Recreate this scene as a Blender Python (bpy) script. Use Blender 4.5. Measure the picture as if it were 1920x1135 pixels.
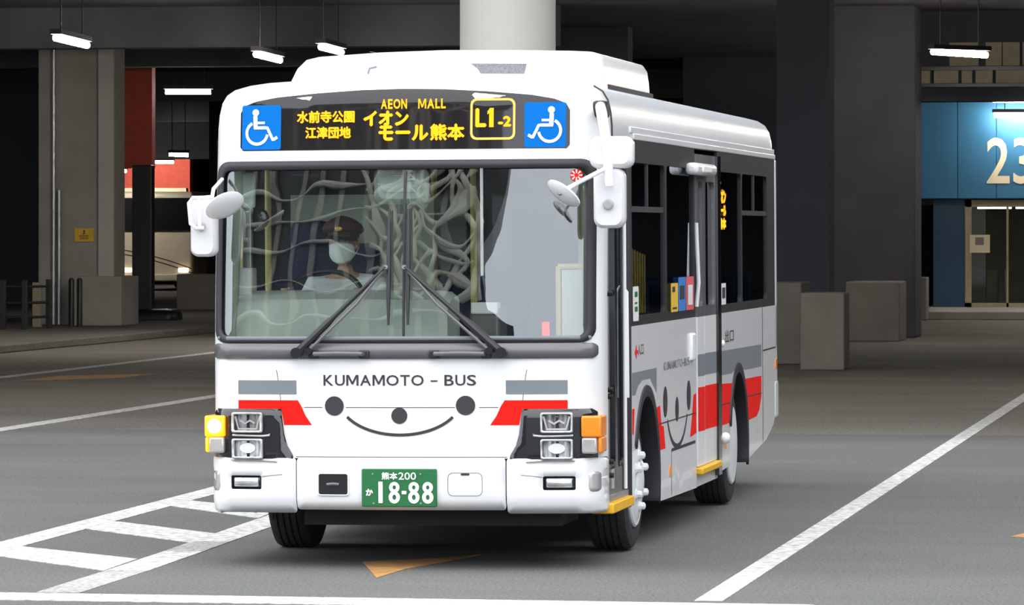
import bpy, bmesh, math, random
from mathutils import Vector, Matrix
from mathutils.geometry import delaunay_2d_cdt

random.seed(7)
for o in list(bpy.data.objects):
    bpy.data.objects.remove(o, do_unlink=True)
SC = bpy.context.scene
COL = SC.collection

# ------------------------------------------------------------------ camera, sky, exposure
cam_data = bpy.data.cameras.new('camera')
cam_data.sensor_width = 36.0
cam_data.lens = 36.0 * 8590.0 / 1920.0
cam_data.shift_y = -133.5 / 1920.0
cam_data.clip_end = 2000
cam = bpy.data.objects.new('camera', cam_data)
COL.objects.link(cam)
cam.location = (4.9805, -25.932, 1.95)
cam.rotation_euler = (math.pi / 2, 0, math.radians(9.484))
SC.camera = cam

world = bpy.data.worlds.new('overcast_sky')
SC.world = world
world.use_nodes = True
wn, wl = world.node_tree.nodes, world.node_tree.links
wn.clear()
w_out = wn.new('ShaderNodeOutputWorld')
w_bg = wn.new('ShaderNodeBackground')
w_tc = wn.new('ShaderNodeTexCoord')
w_sep = wn.new('ShaderNodeSeparateXYZ')
w_ramp = wn.new('ShaderNodeValToRGB')
w_ramp.color_ramp.elements[0].position = 0.0
w_ramp.color_ramp.elements[0].color = (0.80, 0.86, 0.94, 1)
w_ramp.color_ramp.elements[1].position = 0.8
w_ramp.color_ramp.elements[1].color = (0.98, 0.99, 1.0, 1)
wl.new(w_tc.outputs['Generated'], w_sep.inputs[0])
wl.new(w_sep.outputs['Z'], w_ramp.inputs[0])
wl.new(w_ramp.outputs[0], w_bg.inputs['Color'])
w_bg.inputs['Strength'].default_value = 1.0
wl.new(w_bg.outputs[0], w_out.inputs[0])

SC.view_settings.view_transform = 'Standard'
SC.view_settings.look = 'None'
SC.view_settings.exposure = 1.75
SC.view_settings.gamma = 1.0
SC.view_settings.use_curve_mapping = False
SC.cycles.max_bounces = 8
SC.cycles.transparent_max_bounces = 16
SC.cycles.caustics_reflective = False
SC.cycles.caustics_refractive = False
SC.cycles.sample_clamp_indirect = 4.0

# ------------------------------------------------------------------ materials
def mat(name, col, rough=0.5, metal=0.0, coat=0.0, vary=0.06, scale=6.0, emit=None, es=0.0, bump=0.0, bscale=60.0):
    m = bpy.data.materials.new(name)
    m.use_nodes = True
    nt = m.node_tree
    b = nt.nodes['Principled BSDF']
    b.inputs['Roughness'].default_value = rough
    b.inputs['Metallic'].default_value = metal
    b.inputs['Coat Weight'].default_value = coat
    tc = nt.nodes.new('ShaderNodeTexCoord')
    nz = nt.nodes.new('ShaderNodeTexNoise')
    nz.inputs['Scale'].default_value = scale
    nz.inputs['Detail'].default_value = 6
    nt.links.new(tc.outputs['Object'], nz.inputs['Vector'])
    rp = nt.nodes.new('ShaderNodeValToRGB')
    rp.color_ramp.elements[0].position = 0.3
    rp.color_ramp.elements[1].position = 0.7
    rp.color_ramp.elements[0].color = tuple(max(0, c * (1 - vary)) for c in col) + (1,)
    rp.color_ramp.elements[1].color = tuple(min(1, c * (1 + vary)) for c in col) + (1,)
    nt.links.new(nz.outputs['Fac'], rp.inputs[0])
    nt.links.new(rp.outputs[0], b.inputs['Base Color'])
    if emit:
        b.inputs['Emission Color'].default_value = tuple(emit) + (1,)
        b.inputs['Emission Strength'].default_value = es
    if bump:
        n2 = nt.nodes.new('ShaderNodeTexNoise')
        n2.inputs['Scale'].default_value = bscale
        n2.inputs['Detail'].default_value = 4
        nt.links.new(tc.outputs['Object'], n2.inputs['Vector'])
        bp = nt.nodes.new('ShaderNodeBump')
        bp.inputs['Strength'].default_value = bump
        bp.inputs['Distance'].default_value = 0.02
        nt.links.new(n2.outputs['Fac'], bp.inputs['Height'])
        nt.links.new(bp.outputs[0], b.inputs['Normal'])
    return m

def glass(name, tint, k=2.2, rough=0.0, wav=0.0, wscale=2.0):
    m = bpy.data.materials.new(name)
    m.use_nodes = True
    nt = m.node_tree
    nt.nodes.clear()
    out = nt.nodes.new('ShaderNodeOutputMaterial')
    tr = nt.nodes.new('ShaderNodeBsdfTransparent')
    tr.inputs[0].default_value = tuple(tint) + (1,)
    gl = nt.nodes.new('ShaderNodeBsdfGlossy')
    gl.inputs['Roughness'].default_value = rough
    gl.inputs['Color'].default_value = (0.95, 0.98, 1.0, 1)
    fr = nt.nodes.new('ShaderNodeFresnel')
    fr.inputs['IOR'].default_value = 1.5
    mu = nt.nodes.new('ShaderNodeMath')
    mu.operation = 'MULTIPLY'
    mu.inputs[1].default_value = k
    mu.use_clamp = True
    mx = nt.nodes.new('ShaderNodeMixShader')
    nt.links.new(fr.outputs[0], mu.inputs[0])
    nt.links.new(mu.outputs[0], mx.inputs[0])
    nt.links.new(tr.outputs[0], mx.inputs[1])
    nt.links.new(gl.outputs[0], mx.inputs[2])
    nt.links.new(mx.outputs[0], out.inputs[0])
    if wav:
        tc = nt.nodes.new('ShaderNodeTexCoord')
        nz = nt.nodes.new('ShaderNodeTexNoise')
        nz.inputs['Scale'].default_value = wscale
        nz.inputs['Detail'].default_value = 1
        bp = nt.nodes.new('ShaderNodeBump')
        bp.inputs['Strength'].default_value = 1.0
        bp.inputs['Distance'].default_value = wav
        nt.links.new(tc.outputs['Object'], nz.inputs['Vector'])
        nt.links.new(nz.outputs['Fac'], bp.inputs['Height'])
        nt.links.new(bp.outputs[0], gl.inputs['Normal'])
    return m

def emission(name, col, s):
    m = bpy.data.materials.new(name)
    m.use_nodes = True
    nt = m.node_tree
    nt.nodes.clear()
    out = nt.nodes.new('ShaderNodeOutputMaterial')
    e = nt.nodes.new('ShaderNodeEmission')
    e.inputs[0].default_value = tuple(col) + (1,)
    e.inputs[1].default_value = s
    nt.links.new(e.outputs[0], out.inputs[0])
    return m

M = {}
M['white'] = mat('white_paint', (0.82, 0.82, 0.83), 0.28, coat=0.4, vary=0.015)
M['side'] = mat('white_paint_shaded', (0.74, 0.73, 0.75), 0.32, coat=0.3, vary=0.02)  # white body paint, darkened to carry the shade on the bus side
M['roofshade'] = mat('white_paint_roof_shaded', (0.60, 0.62, 0.645), 0.35, coat=0.3, vary=0.02)  # same white body, shade put into the colour to dull the sky-lit roof
M['doorlit'] = mat('white_paint_door_lit', (0.92, 0.92, 0.93), 0.3, coat=0.3, vary=0.015)  # same white body, lightened for the light caught by the door leaves
M['red'] = mat('red_film', (0.86, 0.010, 0.006), 0.6, coat=0.0, vary=0.03)
M['grey'] = mat('grey_film', (0.20, 0.22, 0.24), 0.5, vary=0.02)
M['apron'] = mat('dark_grey_paint', (0.13, 0.125, 0.135), 0.35, coat=0.3, vary=0.04)
M['ink'] = mat('dark_grey_ink', (0.055, 0.050, 0.054), 0.5, vary=0.02)
M['black'] = mat('black_plastic', (0.018, 0.017, 0.02), 0.4, vary=0.1)
M['framecol'] = mat('window_frame_black', (0.008, 0.008, 0.011), 0.6, vary=0.05)
M['gloss'] = mat('gloss_black', (0.014, 0.014, 0.017), 0.12, coat=0.5, vary=0.05)
M['rubber'] = mat('black_rubber', (0.03, 0.028, 0.034), 0.6, vary=0.1)
M['tyre'] = mat('tyre_rubber', (0.028, 0.028, 0.03), 0.8, vary=0.25, scale=20, bump=0.3)
M['rim'] = mat('rim_paint', (0.72, 0.74, 0.76), 0.4, vary=0.05)
M['steel'] = mat('worn_steel', (0.55, 0.55, 0.55), 0.35, metal=0.8, vary=0.1)
M['chrome'] = mat('chrome', (0.75, 0.76, 0.78), 0.12, metal=1.0, vary=0.02)
M['lamp'] = mat('lamp_lens', (0.62, 0.63, 0.63), 0.18, metal=0.55, coat=0.6, vary=0.35, scale=16)
M['lampdark'] = mat('lamp_reflector', (0.25, 0.25, 0.25), 0.2, metal=0.5, vary=0.4, scale=25)
M['amber'] = mat('amber_lens', (0.85, 0.24, 0.01), 0.25, coat=0.5, vary=0.08, emit=(1, 0.25, 0.0), es=0.04)
M['amberon'] = mat('amber_lens_lit', (0.9, 0.4, 0.02), 0.25, coat=0.5, vary=0.1, emit=(1, 0.27, 0.0), es=0.55)
M['bulb'] = emission('lit_bulb', (1, 0.85, 0.45), 4.0)
M['clear'] = mat('clear_lens', (0.5, 0.48, 0.48), 0.2, metal=0.3, coat=0.5, vary=0.1)
M['yellow'] = mat('yellow_paint', (0.85, 0.47, 0.015), 0.45, vary=0.05)
M['blue'] = mat('sign_blue', (0.0, 0.15, 0.55), 0.8, vary=0.02)
M['picto'] = mat('sign_white', (0.85, 0.85, 0.85), 0.4, vary=0.01)
M['green'] = mat('plate_green', (0.03, 0.16, 0.06), 0.4, vary=0.05)
M['led'] = emission('orange_led', (1.0, 0.37, 0.015), 0.75)
M['ledglow'] = emission('route_box_led', (1.0, 0.5, 0.12), 0.62)
M['windscreen'] = glass('windscreen_glass', (0.90, 0.96, 0.92), 3.6, 0.0, 0.004, 2.2)
M['tinted'] = glass('tinted_glass', (0.72, 0.77, 0.79), 1.0)
M['signglass'] = mat('sign_glass', (0.018, 0.016, 0.017), 0.03, coat=0.0, vary=0.1)
M['seatblue'] = mat('navy_seat_fabric', (0.02, 0.03, 0.085), 0.9, vary=0.2, scale=30)
M['dash'] = mat('pale_grey_green_plastic', (0.74, 0.80, 0.74), 0.6, vary=0.03)
M['liner'] = mat('interior_liner', (0.55, 0.60, 0.50), 0.7, vary=0.04)
M['pole'] = mat('yellow_pole', (0.75, 0.62, 0.22), 0.4, vary=0.04)
M['grip'] = mat('mirror_back_plastic', (0.62, 0.72, 0.66), 0.45, vary=0.03)
M['busfloor'] = mat('bus_floor', (0.12, 0.12, 0.13), 0.8, vary=0.1)
M['under'] = mat('underbody', (0.012, 0.012, 0.014), 0.85, vary=0.2)
def ground(name, dark, light, grain):
    m = mat(name, dark, 0.9, bump=0.35, bscale=90)
    nt = m.node_tree
    b = nt.nodes['Principled BSDF']
    tc = nt.nodes.new('ShaderNodeTexCoord')
    mp = nt.nodes.new('ShaderNodeMapping')
    mp.inputs['Scale'].default_value = (0.22, 0.5, 1)
    n1 = nt.nodes.new('ShaderNodeTexNoise'); n1.inputs['Scale'].default_value = 1.0; n1.inputs['Detail'].default_value = 8; n1.inputs['Roughness'].default_value = 0.65
    n2 = nt.nodes.new('ShaderNodeTexNoise'); n2.inputs['Scale'].default_value = grain; n2.inputs['Detail'].default_value = 3
    ra = nt.nodes.new('ShaderNodeValToRGB')
    ra.color_ramp.elements[0].position = 0.32; ra.color_ramp.elements[0].color = tuple(dark) + (1,)
    ra.color_ramp.elements[1].position = 0.68; ra.color_ramp.elements[1].color = tuple(light) + (1,)
    rb = nt.nodes.new('ShaderNodeValToRGB')
    rb.color_ramp.elements[0].position = 0.30; rb.color_ramp.elements[0].color = (0.45, 0.45, 0.45, 1)
    rb.color_ramp.elements[1].position = 0.62; rb.color_ramp.elements[1].color = (1.12, 1.12, 1.12, 1)
    mx = nt.nodes.new('ShaderNodeMix'); mx.data_type = 'RGBA'; mx.blend_type = 'MULTIPLY'; mx.inputs[0].default_value = 1.0
    nt.links.new(tc.outputs['Object'], mp.inputs[0]); nt.links.new(mp.outputs[0], n1.inputs['Vector']); nt.links.new(tc.outputs['Object'], n2.inputs['Vector'])
    nt.links.new(n1.outputs['Fac'], ra.inputs[0]); nt.links.new(n2.outputs['Fac'], rb.inputs[0])
    nt.links.new(ra.outputs[0], mx.inputs[6]); nt.links.new(rb.outputs[0], mx.inputs[7])
    nt.links.new(mx.outputs[2], b.inputs['Base Color'])
    return m
M['asphalt'] = ground('asphalt', (0.108, 0.112, 0.110), (0.148, 0.150, 0.145), 55)
M['concfloor'] = ground('dusty_concrete', (0.145, 0.133, 0.113), (0.215, 0.20, 0.172), 30)
M['paint'] = ground('road_paint', (0.56, 0.56, 0.55), (0.70, 0.70, 0.69), 16)
M['paintworn'] = ground('worn_road_paint', (0.30, 0.30, 0.29), (0.52, 0.52, 0.51), 30)
M['orange'] = mat('orange_road_paint', (0.42, 0.22, 0.07), 0.8, vary=0.3, scale=8)
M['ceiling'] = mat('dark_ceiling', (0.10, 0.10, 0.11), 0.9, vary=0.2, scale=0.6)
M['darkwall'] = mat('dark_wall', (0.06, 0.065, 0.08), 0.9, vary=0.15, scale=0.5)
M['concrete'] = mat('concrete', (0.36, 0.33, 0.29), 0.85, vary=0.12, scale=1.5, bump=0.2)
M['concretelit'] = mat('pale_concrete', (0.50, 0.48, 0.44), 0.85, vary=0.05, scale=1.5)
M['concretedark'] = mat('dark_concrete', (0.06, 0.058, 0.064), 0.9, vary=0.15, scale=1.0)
M['barrier'] = mat('barrier_concrete', (0.22, 0.20, 0.175), 0.9, vary=0.12, scale=2.0)
M['notice'] = mat('notice_yellow', (0.80, 0.50, 0.04), 0.6, vary=0.1, scale=10)
M['redwall'] = mat('red_wall', (0.72, 0.12, 0.08), 0.8, vary=0.08)
M['cream'] = mat('cream_band', (0.70, 0.62, 0.42), 0.7, vary=0.05)
M['deepblue'] = mat('deep_blue_panel', (0.015, 0.055, 0.11), 0.6, vary=0.08, scale=1.0)
M['boardblue'] = mat('blue_panel', (0.02, 0.14, 0.27), 0.6, vary=0.08, scale=1.0)
M['number'] = mat('number_beige', (0.70, 0.62, 0.42), 0.6, vary=0.05)
M['louvre'] = mat('beige_baffle', (0.34, 0.29, 0.19), 0.6, vary=0.1)
M['tube'] = emission('fluorescent_tube', (1.0, 0.93, 0.84), 38.0)
M['shirt'] = mat('white_shirt', (0.78, 0.79, 0.82), 0.8, vary=0.03)
M['skin'] = mat('skin', (0.50, 0.28, 0.19), 0.5, vary=0.05)
M['cap'] = mat('cap_dark_red', (0.075, 0.022, 0.02), 0.8, vary=0.15)
M['mask'] = mat('mask_fabric', (0.80, 0.84, 0.82), 0.8, vary=0.02)
M['hair'] = mat('dark_hair', (0.03, 0.025, 0.022), 0.7, vary=0.2)
M['trousers'] = mat('dark_trousers', (0.02, 0.022, 0.03), 0.85, vary=0.1)
M['coachwhite'] = mat('coach_cream_paint', (0.70, 0.62, 0.48), 0.35, coat=0.3, vary=0.03)

for k_ in ('red', 'grey', 'ink', 'blue', 'green'):
    M[k_].node_tree.nodes['Principled BSDF'].inputs['Specular IOR Level'].default_value = 0.15

# ------------------------------------------------------------------ builders
def obj(name, bm, m, parent=None, smooth=True, bevel=0.0, solid=0.0, angle=40, seg=2):
    me = bpy.data.meshes.new(name)
    bmesh.ops.recalc_face_normals(bm, faces=bm.faces[:])
    bm.to_mesh(me)
    bm.free()
    me.materials.append(m)
    if smooth:
        for p in me.polygons:
            p.use_smooth = True
        me.set_sharp_from_angle(angle=math.radians(angle))
    o = bpy.data.objects.new(name, me)
    COL.objects.link(o)
    if parent:
        o.parent = parent
    if solid:
        s = o.modifiers.new('thickness', 'SOLIDIFY')
        s.thickness = solid
        s.offset = 0
    if bevel:
        b = o.modifiers.new('rounding', 'BEVEL')
        b.width = bevel
        b.segments = seg
        b.limit_method = 'ANGLE'
    return o

def tag(o, label=None, cat=None, group=None, kind=None):
    if label: o['label'] = label
    if cat: o['category'] = cat
    if group: o['group'] = group
    if kind: o['kind'] = kind
    return o

def thing(name, label, cat, loc=(0, 0, 0), group=None):
    o = bpy.data.objects.new(name, None)
    o.empty_display_size = 0.2
    COL.objects.link(o)
    o.location = loc
    return tag(o, label, cat, group)

def struct(name, bm, m, **k):
    return tag(obj(name, bm, m, **k), kind='structure')

def NB():
    return bmesh.new()

def box(bm, x0, x1, y0, y1, z0, z1, mtx=None):
    vs = [bm.verts.new((x, y, z)) for x in (x0, x1) for y in (y0, y1) for z in (z0, z1)]
    for f in ((0, 1, 3, 2), (4, 6, 7, 5), (0, 4, 5, 1), (2, 3, 7, 6), (0, 2, 6, 4), (1, 5, 7, 3)):
        bm.faces.new([vs[i] for i in f])
    if mtx:
        bmesh.ops.transform(bm, matrix=mtx, verts=vs)
    return bm

def tube(bm, pts, r, n=10, cap=True):
    pts = [Vector(p) for p in pts]
    rs = r if isinstance(r, (list, tuple)) else [r] * len(pts)
    rings = []
    up = None
    for i, p in enumerate(pts):
        a = pts[max(0, i - 1)]
        b = pts[min(len(pts) - 1, i + 1)]
        t = (b - a).normalized()
        if up is None:
            up = Vector((0, 0, 1)) if abs(t.z) < 0.9 else Vector((1, 0, 0))
        s = t.cross(up).normalized()
        up = s.cross(t).normalized()
        rings.append([bm.verts.new(p + (s * math.cos(q) + up * math.sin(q)) * rs[i]) for q in [2 * math.pi * k / n for k in range(n)]])
    for a, b in zip(rings, rings[1:]):
        for k in range(n):
            bm.faces.new((a[k], a[(k + 1) % n], b[(k + 1) % n], b[k]))
    if cap:
        bm.faces.new(rings[0][::-1])
        bm.faces.new(rings[-1])
    return bm

def lathe(bm, prof, c, axis='X', n=40, sx=1.0):
    """prof: (offset along axis, radius)"""
    rings = []
    for t, r in prof:
        ring = []
        for k in range(n):
            q = 2 * math.pi * k / n
            if axis == 'X': p = (c[0] + t * sx, c[1] + r * math.cos(q), c[2] + r * math.sin(q))
            elif axis == 'Y': p = (c[0] + r * math.cos(q), c[1] + t, c[2] + r * math.sin(q))
            else: p = (c[0] + r * math.cos(q), c[1] + r * math.sin(q), c[2] + t)
            ring.append(bm.verts.new(p))
        rings.append(ring)
    for a, b in zip(rings, rings[1:]):
        for k in range(n):
            bm.faces.new((a[k], a[(k + 1) % n], b[(k + 1) % n], b[k]))
    bm.faces.new(rings[0][::-1])
    bm.faces.new(rings[-1])
    return bm

def ellipsoid(bm, c, r, rot=None, nu=20, nv=12):
    vs = bmesh.ops.create_uvsphere(bm, u_segments=nu, v_segments=nv, radius=1.0)['verts']
    mt = Matrix.Translation(c) @ (rot if rot else Matrix.Identity(4)) @ Matrix.Diagonal((r[0], r[1], r[2], 1))
    bmesh.ops.transform(bm, matrix=mt, verts=vs)
    return vs

def pip(p, poly):
    x, y = p
    r = False
    j = len(poly) - 1
    for i in range(len(poly)):
        xi, yi = poly[i]
        xj, yj = poly[j]
        if (yi > y) != (yj > y) and x < (xj - xi) * (y - yi) / (yj - yi) + xi:
            r = not r
        j = i
    return r

def sdist(p, poly, closed=True):
    best = 9e9
    n = len(poly)
    for i in range(n if closed else n - 1):
        ax, ay = poly[i]
        bx, by = poly[(i + 1) % n]
        dx, dy = bx - ax, by - ay
        l = dx * dx + dy * dy
        t = 0 if l == 0 else max(0, min(1, ((p[0] - ax) * dx + (p[1] - ay) * dy) / l))
        d = (p[0] - ax - t * dx) ** 2 + (p[1] - ay - t * dy) ** 2
        best = min(best, d)
    return math.sqrt(best)

def dens(poly, step, closed=True):
    out = []
    n = len(poly)
    for i in range(n if closed else n - 1):
        a, b = poly[i], poly[(i + 1) % n]
        k = max(1, int(math.ceil(math.hypot(b[0] - a[0], b[1] - a[1]) / step)))
        for j in range(k):
            out.append((a[0] + (b[0] - a[0]) * j / k, a[1] + (b[1] - a[1]) * j / k))
    if not closed:
        out.append(poly[-1])
    return out

def sheet(bm, outline, mapf, step=0.08, holes=(), extra=()):
    """a curved sheet: a 2D region with holes, triangulated and laid on a surface"""
    ol = dens(outline, step)
    hs = [dens(h, step) for h in holes]
    pts = list(ol)
    edges = [(i, (i + 1) % len(ol)) for i in range(len(ol))]
    for h in hs:
        o = len(pts)
        pts += h
        edges += [(o + i, o + (i + 1) % len(h)) for i in range(len(h))]
    xs = [p[0] for p in ol]
    ys = [p[1] for p in ol]
    nx = int((max(xs) - min(xs)) / step)
    ny = int((max(ys) - min(ys)) / step)
    cand = list(extra)
    for i in range(1, nx + 1):
        for j in range(1, ny + 1):
            cand.append((min(xs) + i * step + 0.0007 * j, min(ys) + j * step + 0.0005 * i))
    for p in cand:
        if pip(p, ol) and not any(pip(p, h) for h in hs) and sdist(p, ol) > 0.004 and all(sdist(p, h) > 0.006 for h in hs):
            if p in extra or (sdist(p, ol) > step * 0.45 and all(sdist(p, h) > step * 0.4 for h in hs)):
                pts.append(p)
    r = delaunay_2d_cdt([Vector(p) for p in pts], edges, [], 0, 1e-6)
    v2, f2 = r[0], r[2]
    bv = {}
    for f in f2:
        c = (sum(v2[i].x for i in f) / len(f), sum(v2[i].y for i in f) / len(f))
        if not pip(c, ol) or any(pip(c, h) for h in hs):
            continue
        for i in f:
            if i not in bv:
                bv[i] = bm.verts.new(mapf(v2[i].x, v2[i].y))
        try:
            bm.faces.new([bv[i] for i in f])
        except ValueError:
            pass
    return bm

def rrect(x0, x1, z0, z1, r, n=6):
    out = []
    for cx, cz, a in ((x1 - r, z1 - r, 0), (x0 + r, z1 - r, 90), (x0 + r, z0 + r, 180), (x1 - r, z0 + r, 270)):
        for k in range(n + 1):
            q = math.radians(a + 90 * k / n)
            out.append((cx + r * math.cos(q), cz + r * math.sin(q)))
    return out

def circle(cx, cz, rx, rz=None, n=36):
    rz = rz or rx
    return [(cx + rx * math.cos(2 * math.pi * k / n), cz + rz * math.sin(2 * math.pi * k / n)) for k in range(n)]

def stroke(pts, w, closed=False):
    """outline polygon of a polyline drawn with width w"""
    L, R = [], []
    n = len(pts)
    for i in range(n):
        a = pts[max(0, i - 1)]
        b = pts[min(n - 1, i + 1)]
        dx, dy = b[0] - a[0], b[1] - a[1]
        l = math.hypot(dx, dy) or 1
        nx, ny = -dy / l * w / 2, dx / l * w / 2
        L.append((pts[i][0] + nx, pts[i][1] + ny))
        R.append((pts[i][0] - nx, pts[i][1] - ny))
    return L, R

def ribbon(bm, pts, w, mapf):
    L, R = stroke(pts, w)
    vl = [bm.verts.new(mapf(*p)) for p in L]
    vr = [bm.verts.new(mapf(*p)) for p in R]
    for i in range(len(pts) - 1):
        bm.faces.new((vl[i], vl[i + 1], vr[i + 1], vr[i]))
    return bm

def letters(name, body, rect, mapf, m, parent, bold=0.0, fat=0.0):
    """lettering fitted to the rectangle (u0,u1,v0,v1) and laid on a surface"""
    cu = bpy.data.curves.new('lettering', 'FONT')
    cu.body = body
    cu.offset = bold
    cu.resolution_u = 3
    to = bpy.data.objects.new('lettering', cu)
    COL.objects.link(to)
    bpy.context.view_layer.update()
    dg = bpy.context.evaluated_depsgraph_get()
    me = bpy.data.meshes.new_from_object(to.evaluated_get(dg))
    bpy.data.objects.remove(to, do_unlink=True)
    u0, u1, v0, v1 = rect
    xs = [v.co.x for v in me.vertices]
    ys = [v.co.y for v in me.vertices]
    ax, bx, ay, by = min(xs), max(xs), min(ys), max(ys)
    uv = [(u0 + fat + (v.co.x - ax) / max(1e-6, bx - ax) * (u1 - u0 - 2 * fat), v0 + fat + (v.co.y - ay) / max(1e-6, by - ay) * (v1 - v0 - 2 * fat)) for v in me.vertices]
    faces = [tuple(p.vertices) for p in me.polygons]
    bpy.data.meshes.remove(me)
    shifts = [(0, 0)] if fat == 0 else [(0, 0), (fat, 0), (-fat, 0), (0, fat), (0, -fat)]
    V, F = [], []
    for k, (du, dv) in enumerate(shifts):
        o0 = len(V)
        V += [Vector(mapf(u + du, w + dv)) + Vector((0, -0.0003 * k, 0)) for u, w in uv]
        F += [tuple(o0 + i for i in f) for f in faces]
    me = bpy.data.meshes.new(name)
    me.from_pydata(V, [], F)
    me.materials.clear()
    me.materials.append(m)
    o = bpy.data.objects.new(name, me)
    COL.objects.link(o)
    o.parent = parent
    return o

def chars(body, rect, mapf, m, parent, bold=0.0):
    """capital lettering set one character at a time"""
    wd = {'M': 1.12, 'A': 1.0, 'K': 0.92, 'U': 0.90, 'O': 1.12, 'T': 0.86, 'B': 0.84, 'S': 0.82, '-': 0.62, ' ': 0.34, 'E': 0.74, 'N': 0.92, 'L': 0.66}
    gapw = 0.14
    total = sum(wd[c] for c in body) + gapw * (len(body) - 1)
    u0, u1, v0, v1 = rect
    k = (u1 - u0) / total
    u = u0
    for c in body:
        a, b = u, u + wd[c] * k
        u = b + gapw * k
        if c == ' ':
            continue
        if c == 'M':
            bm = NB()
            P = [(0, 0), (0, 1), (0.22, 1), (0.5, 0.36), (0.78, 1), (1, 1), (1, 0), (0.835, 0), (0.835, 0.74), (0.57, 0.12), (0.43, 0.12), (0.165, 0.74), (0.165, 0)]
            sheet(bm, [(a + x * (b - a), v0 + y * (v1 - v0)) for x, y in P], mapf, 0.03)
            obj('lettering', bm, m, parent, smooth=False)
        elif c == '-':
            bm = NB()
            h = v1 - v0
            sheet(bm, [(a, v0 + 0.36 * h), (b, v0 + 0.36 * h), (b, v0 + 0.50 * h), (a, v0 + 0.50 * h)], mapf, 0.03)
            obj('lettering', bm, m, parent, smooth=False)
        else:
            letters('lettering', c, (a, b, v0, v1), mapf, m, parent, bold)

# ------------------------------------------------------------------ ground, hall, road paint
bm = NB(); box(bm, -90, 60, -90, 18.0, -0.3, 0.0)
struct('floor', bm, M['asphalt'], smooth=False)
bm = NB(); box(bm, -90, 60, 18.0, 210, -0.3, 0.0)
struct('floor_concrete', bm, M['concfloor'], smooth=False)

ROOF_Y = 16.0
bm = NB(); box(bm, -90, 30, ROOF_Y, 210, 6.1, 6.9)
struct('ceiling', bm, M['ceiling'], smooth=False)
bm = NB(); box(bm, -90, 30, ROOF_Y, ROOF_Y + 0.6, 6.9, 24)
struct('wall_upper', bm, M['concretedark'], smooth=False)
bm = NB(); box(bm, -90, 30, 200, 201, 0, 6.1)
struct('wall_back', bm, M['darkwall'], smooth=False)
bm = NB(); box(bm, -60, -24.9, 88, 88.6, 0, 6.1)
struct('wall_far', bm, M['darkwall'], smooth=False)
bm = NB(); box(bm, -26.6, -5, 108, 108.6, 0, 6.1)
struct('wall_far', bm, M['darkwall'], smooth=False)
bm = NB(); box(bm, -71, -70, ROOF_Y, 200, 0, 6.1)
struct('wall_left', bm, M['darkwall'], smooth=False)
bm = NB(); box(bm, 16, 17, ROOF_Y, 200, 0, 6.1)
struct('wall_right', bm, M['darkwall'], smooth=False)
bm = NB(); box(bm, 11, 12, -9, ROOF_Y, 0, 6)
struct('wall_sky_block', bm, M['concretedark'], smooth=False)  # unseen wall, added to keep sky light off the bus side
for i, y in enumerate((56.5, 66, 90, 112)):
    bm = NB(); box(bm, -70, -8, y, y + 0.7, 5.35, 6.1)
    struct('ceiling_beam', bm, M['ceiling'], smooth=False)

def paint(pts, m='paint', z=0.004):
    bm = NB()
    vs = [bm.verts.new((x, y, z)) for x, y in pts]
    f = bm.faces.new(vs)
    r = bmesh.ops.extrude_face_region(bm, geom=[f])
    for v in r['geom']:
        if isinstance(v, bmesh.types.BMVert):
            v.co.z = 0.0005
    return struct('road_marking', bm, M[m], smooth=False)

paint([(1.95, -1.95), (2.10, -1.95), (2.15, 60), (2.0, 60)])
paint([(-2.6, -2.02), (2.6, -2.12), (2.6, -2.55), (-2.6, -2.5)])
paint([(-7.48, 5), (-7.26, 5), (-7.34, 62), (-7.56, 62)])
paint([(-11.86, 10), (-11.64, 10), (-11.80, 66), (-12.02, 66)])
paint([(-2.86, -1.4), (-2.62, -1.4), (-2.80, 8.2), (-3.02, 8.2)])
paint([(-1.62, -2.0), (-1.38, -2.0), (-1.41, -0.35), (-1.65, -0.35)], 'paintworn')
paint([(-1.65, -0.35), (-1.41, -0.35), (-1.46, 1.2), (-1.70, 1.2)], 'paint')
paint([(-1.70, 1.2), (-1.46, 1.2), (-1.50, 2.1), (-1.74, 2.1)], 'paintworn')
paint([(-1.74, 2.1), (-1.50, 2.1), (-1.66, 6.2), (-1.90, 6.2)])
paint([(-2.79, 5.75), (-2.81, 6.4), (-1.90, 5.35), (-1.84, 4.45)], z=0.0046)
paint([(-2.73, 3.2), (-2.75, 4.0), (-1.76, 2.85), (-1.72, 2.0)], z=0.0046)
paint([(-2.67, 0.75), (-2.69, 1.5), (-1.70, 0.55), (-1.66, -0.4)], z=0.0046)
paint([(-0.33, 0.53), (-0.01, -0.68), (0.02, 0.0), (0.25, 1.25), (0.05, 0.9)], 'orange')
paint([(3.30, 3.4), (3.45, 3.3), (3.45, 4.1)], 'orange')
paint([(-11.2, 31.8), (-10.2, 33.2), (-10.1, 35.0), (-11.2, 34)], 'orange')

# platforms and kerbs
bm = NB(); box(bm, -40, -15.1, 30, 92, 0, 0.13)
struct('platform_kerb', bm, M['concfloor'], bevel=0.02)
bm = NB(); box(bm, -3.2, 16, 75.1, 92, 0, 0.18)
struct('platform_kerb', bm, M['concrete'], bevel=0.02)

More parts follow.
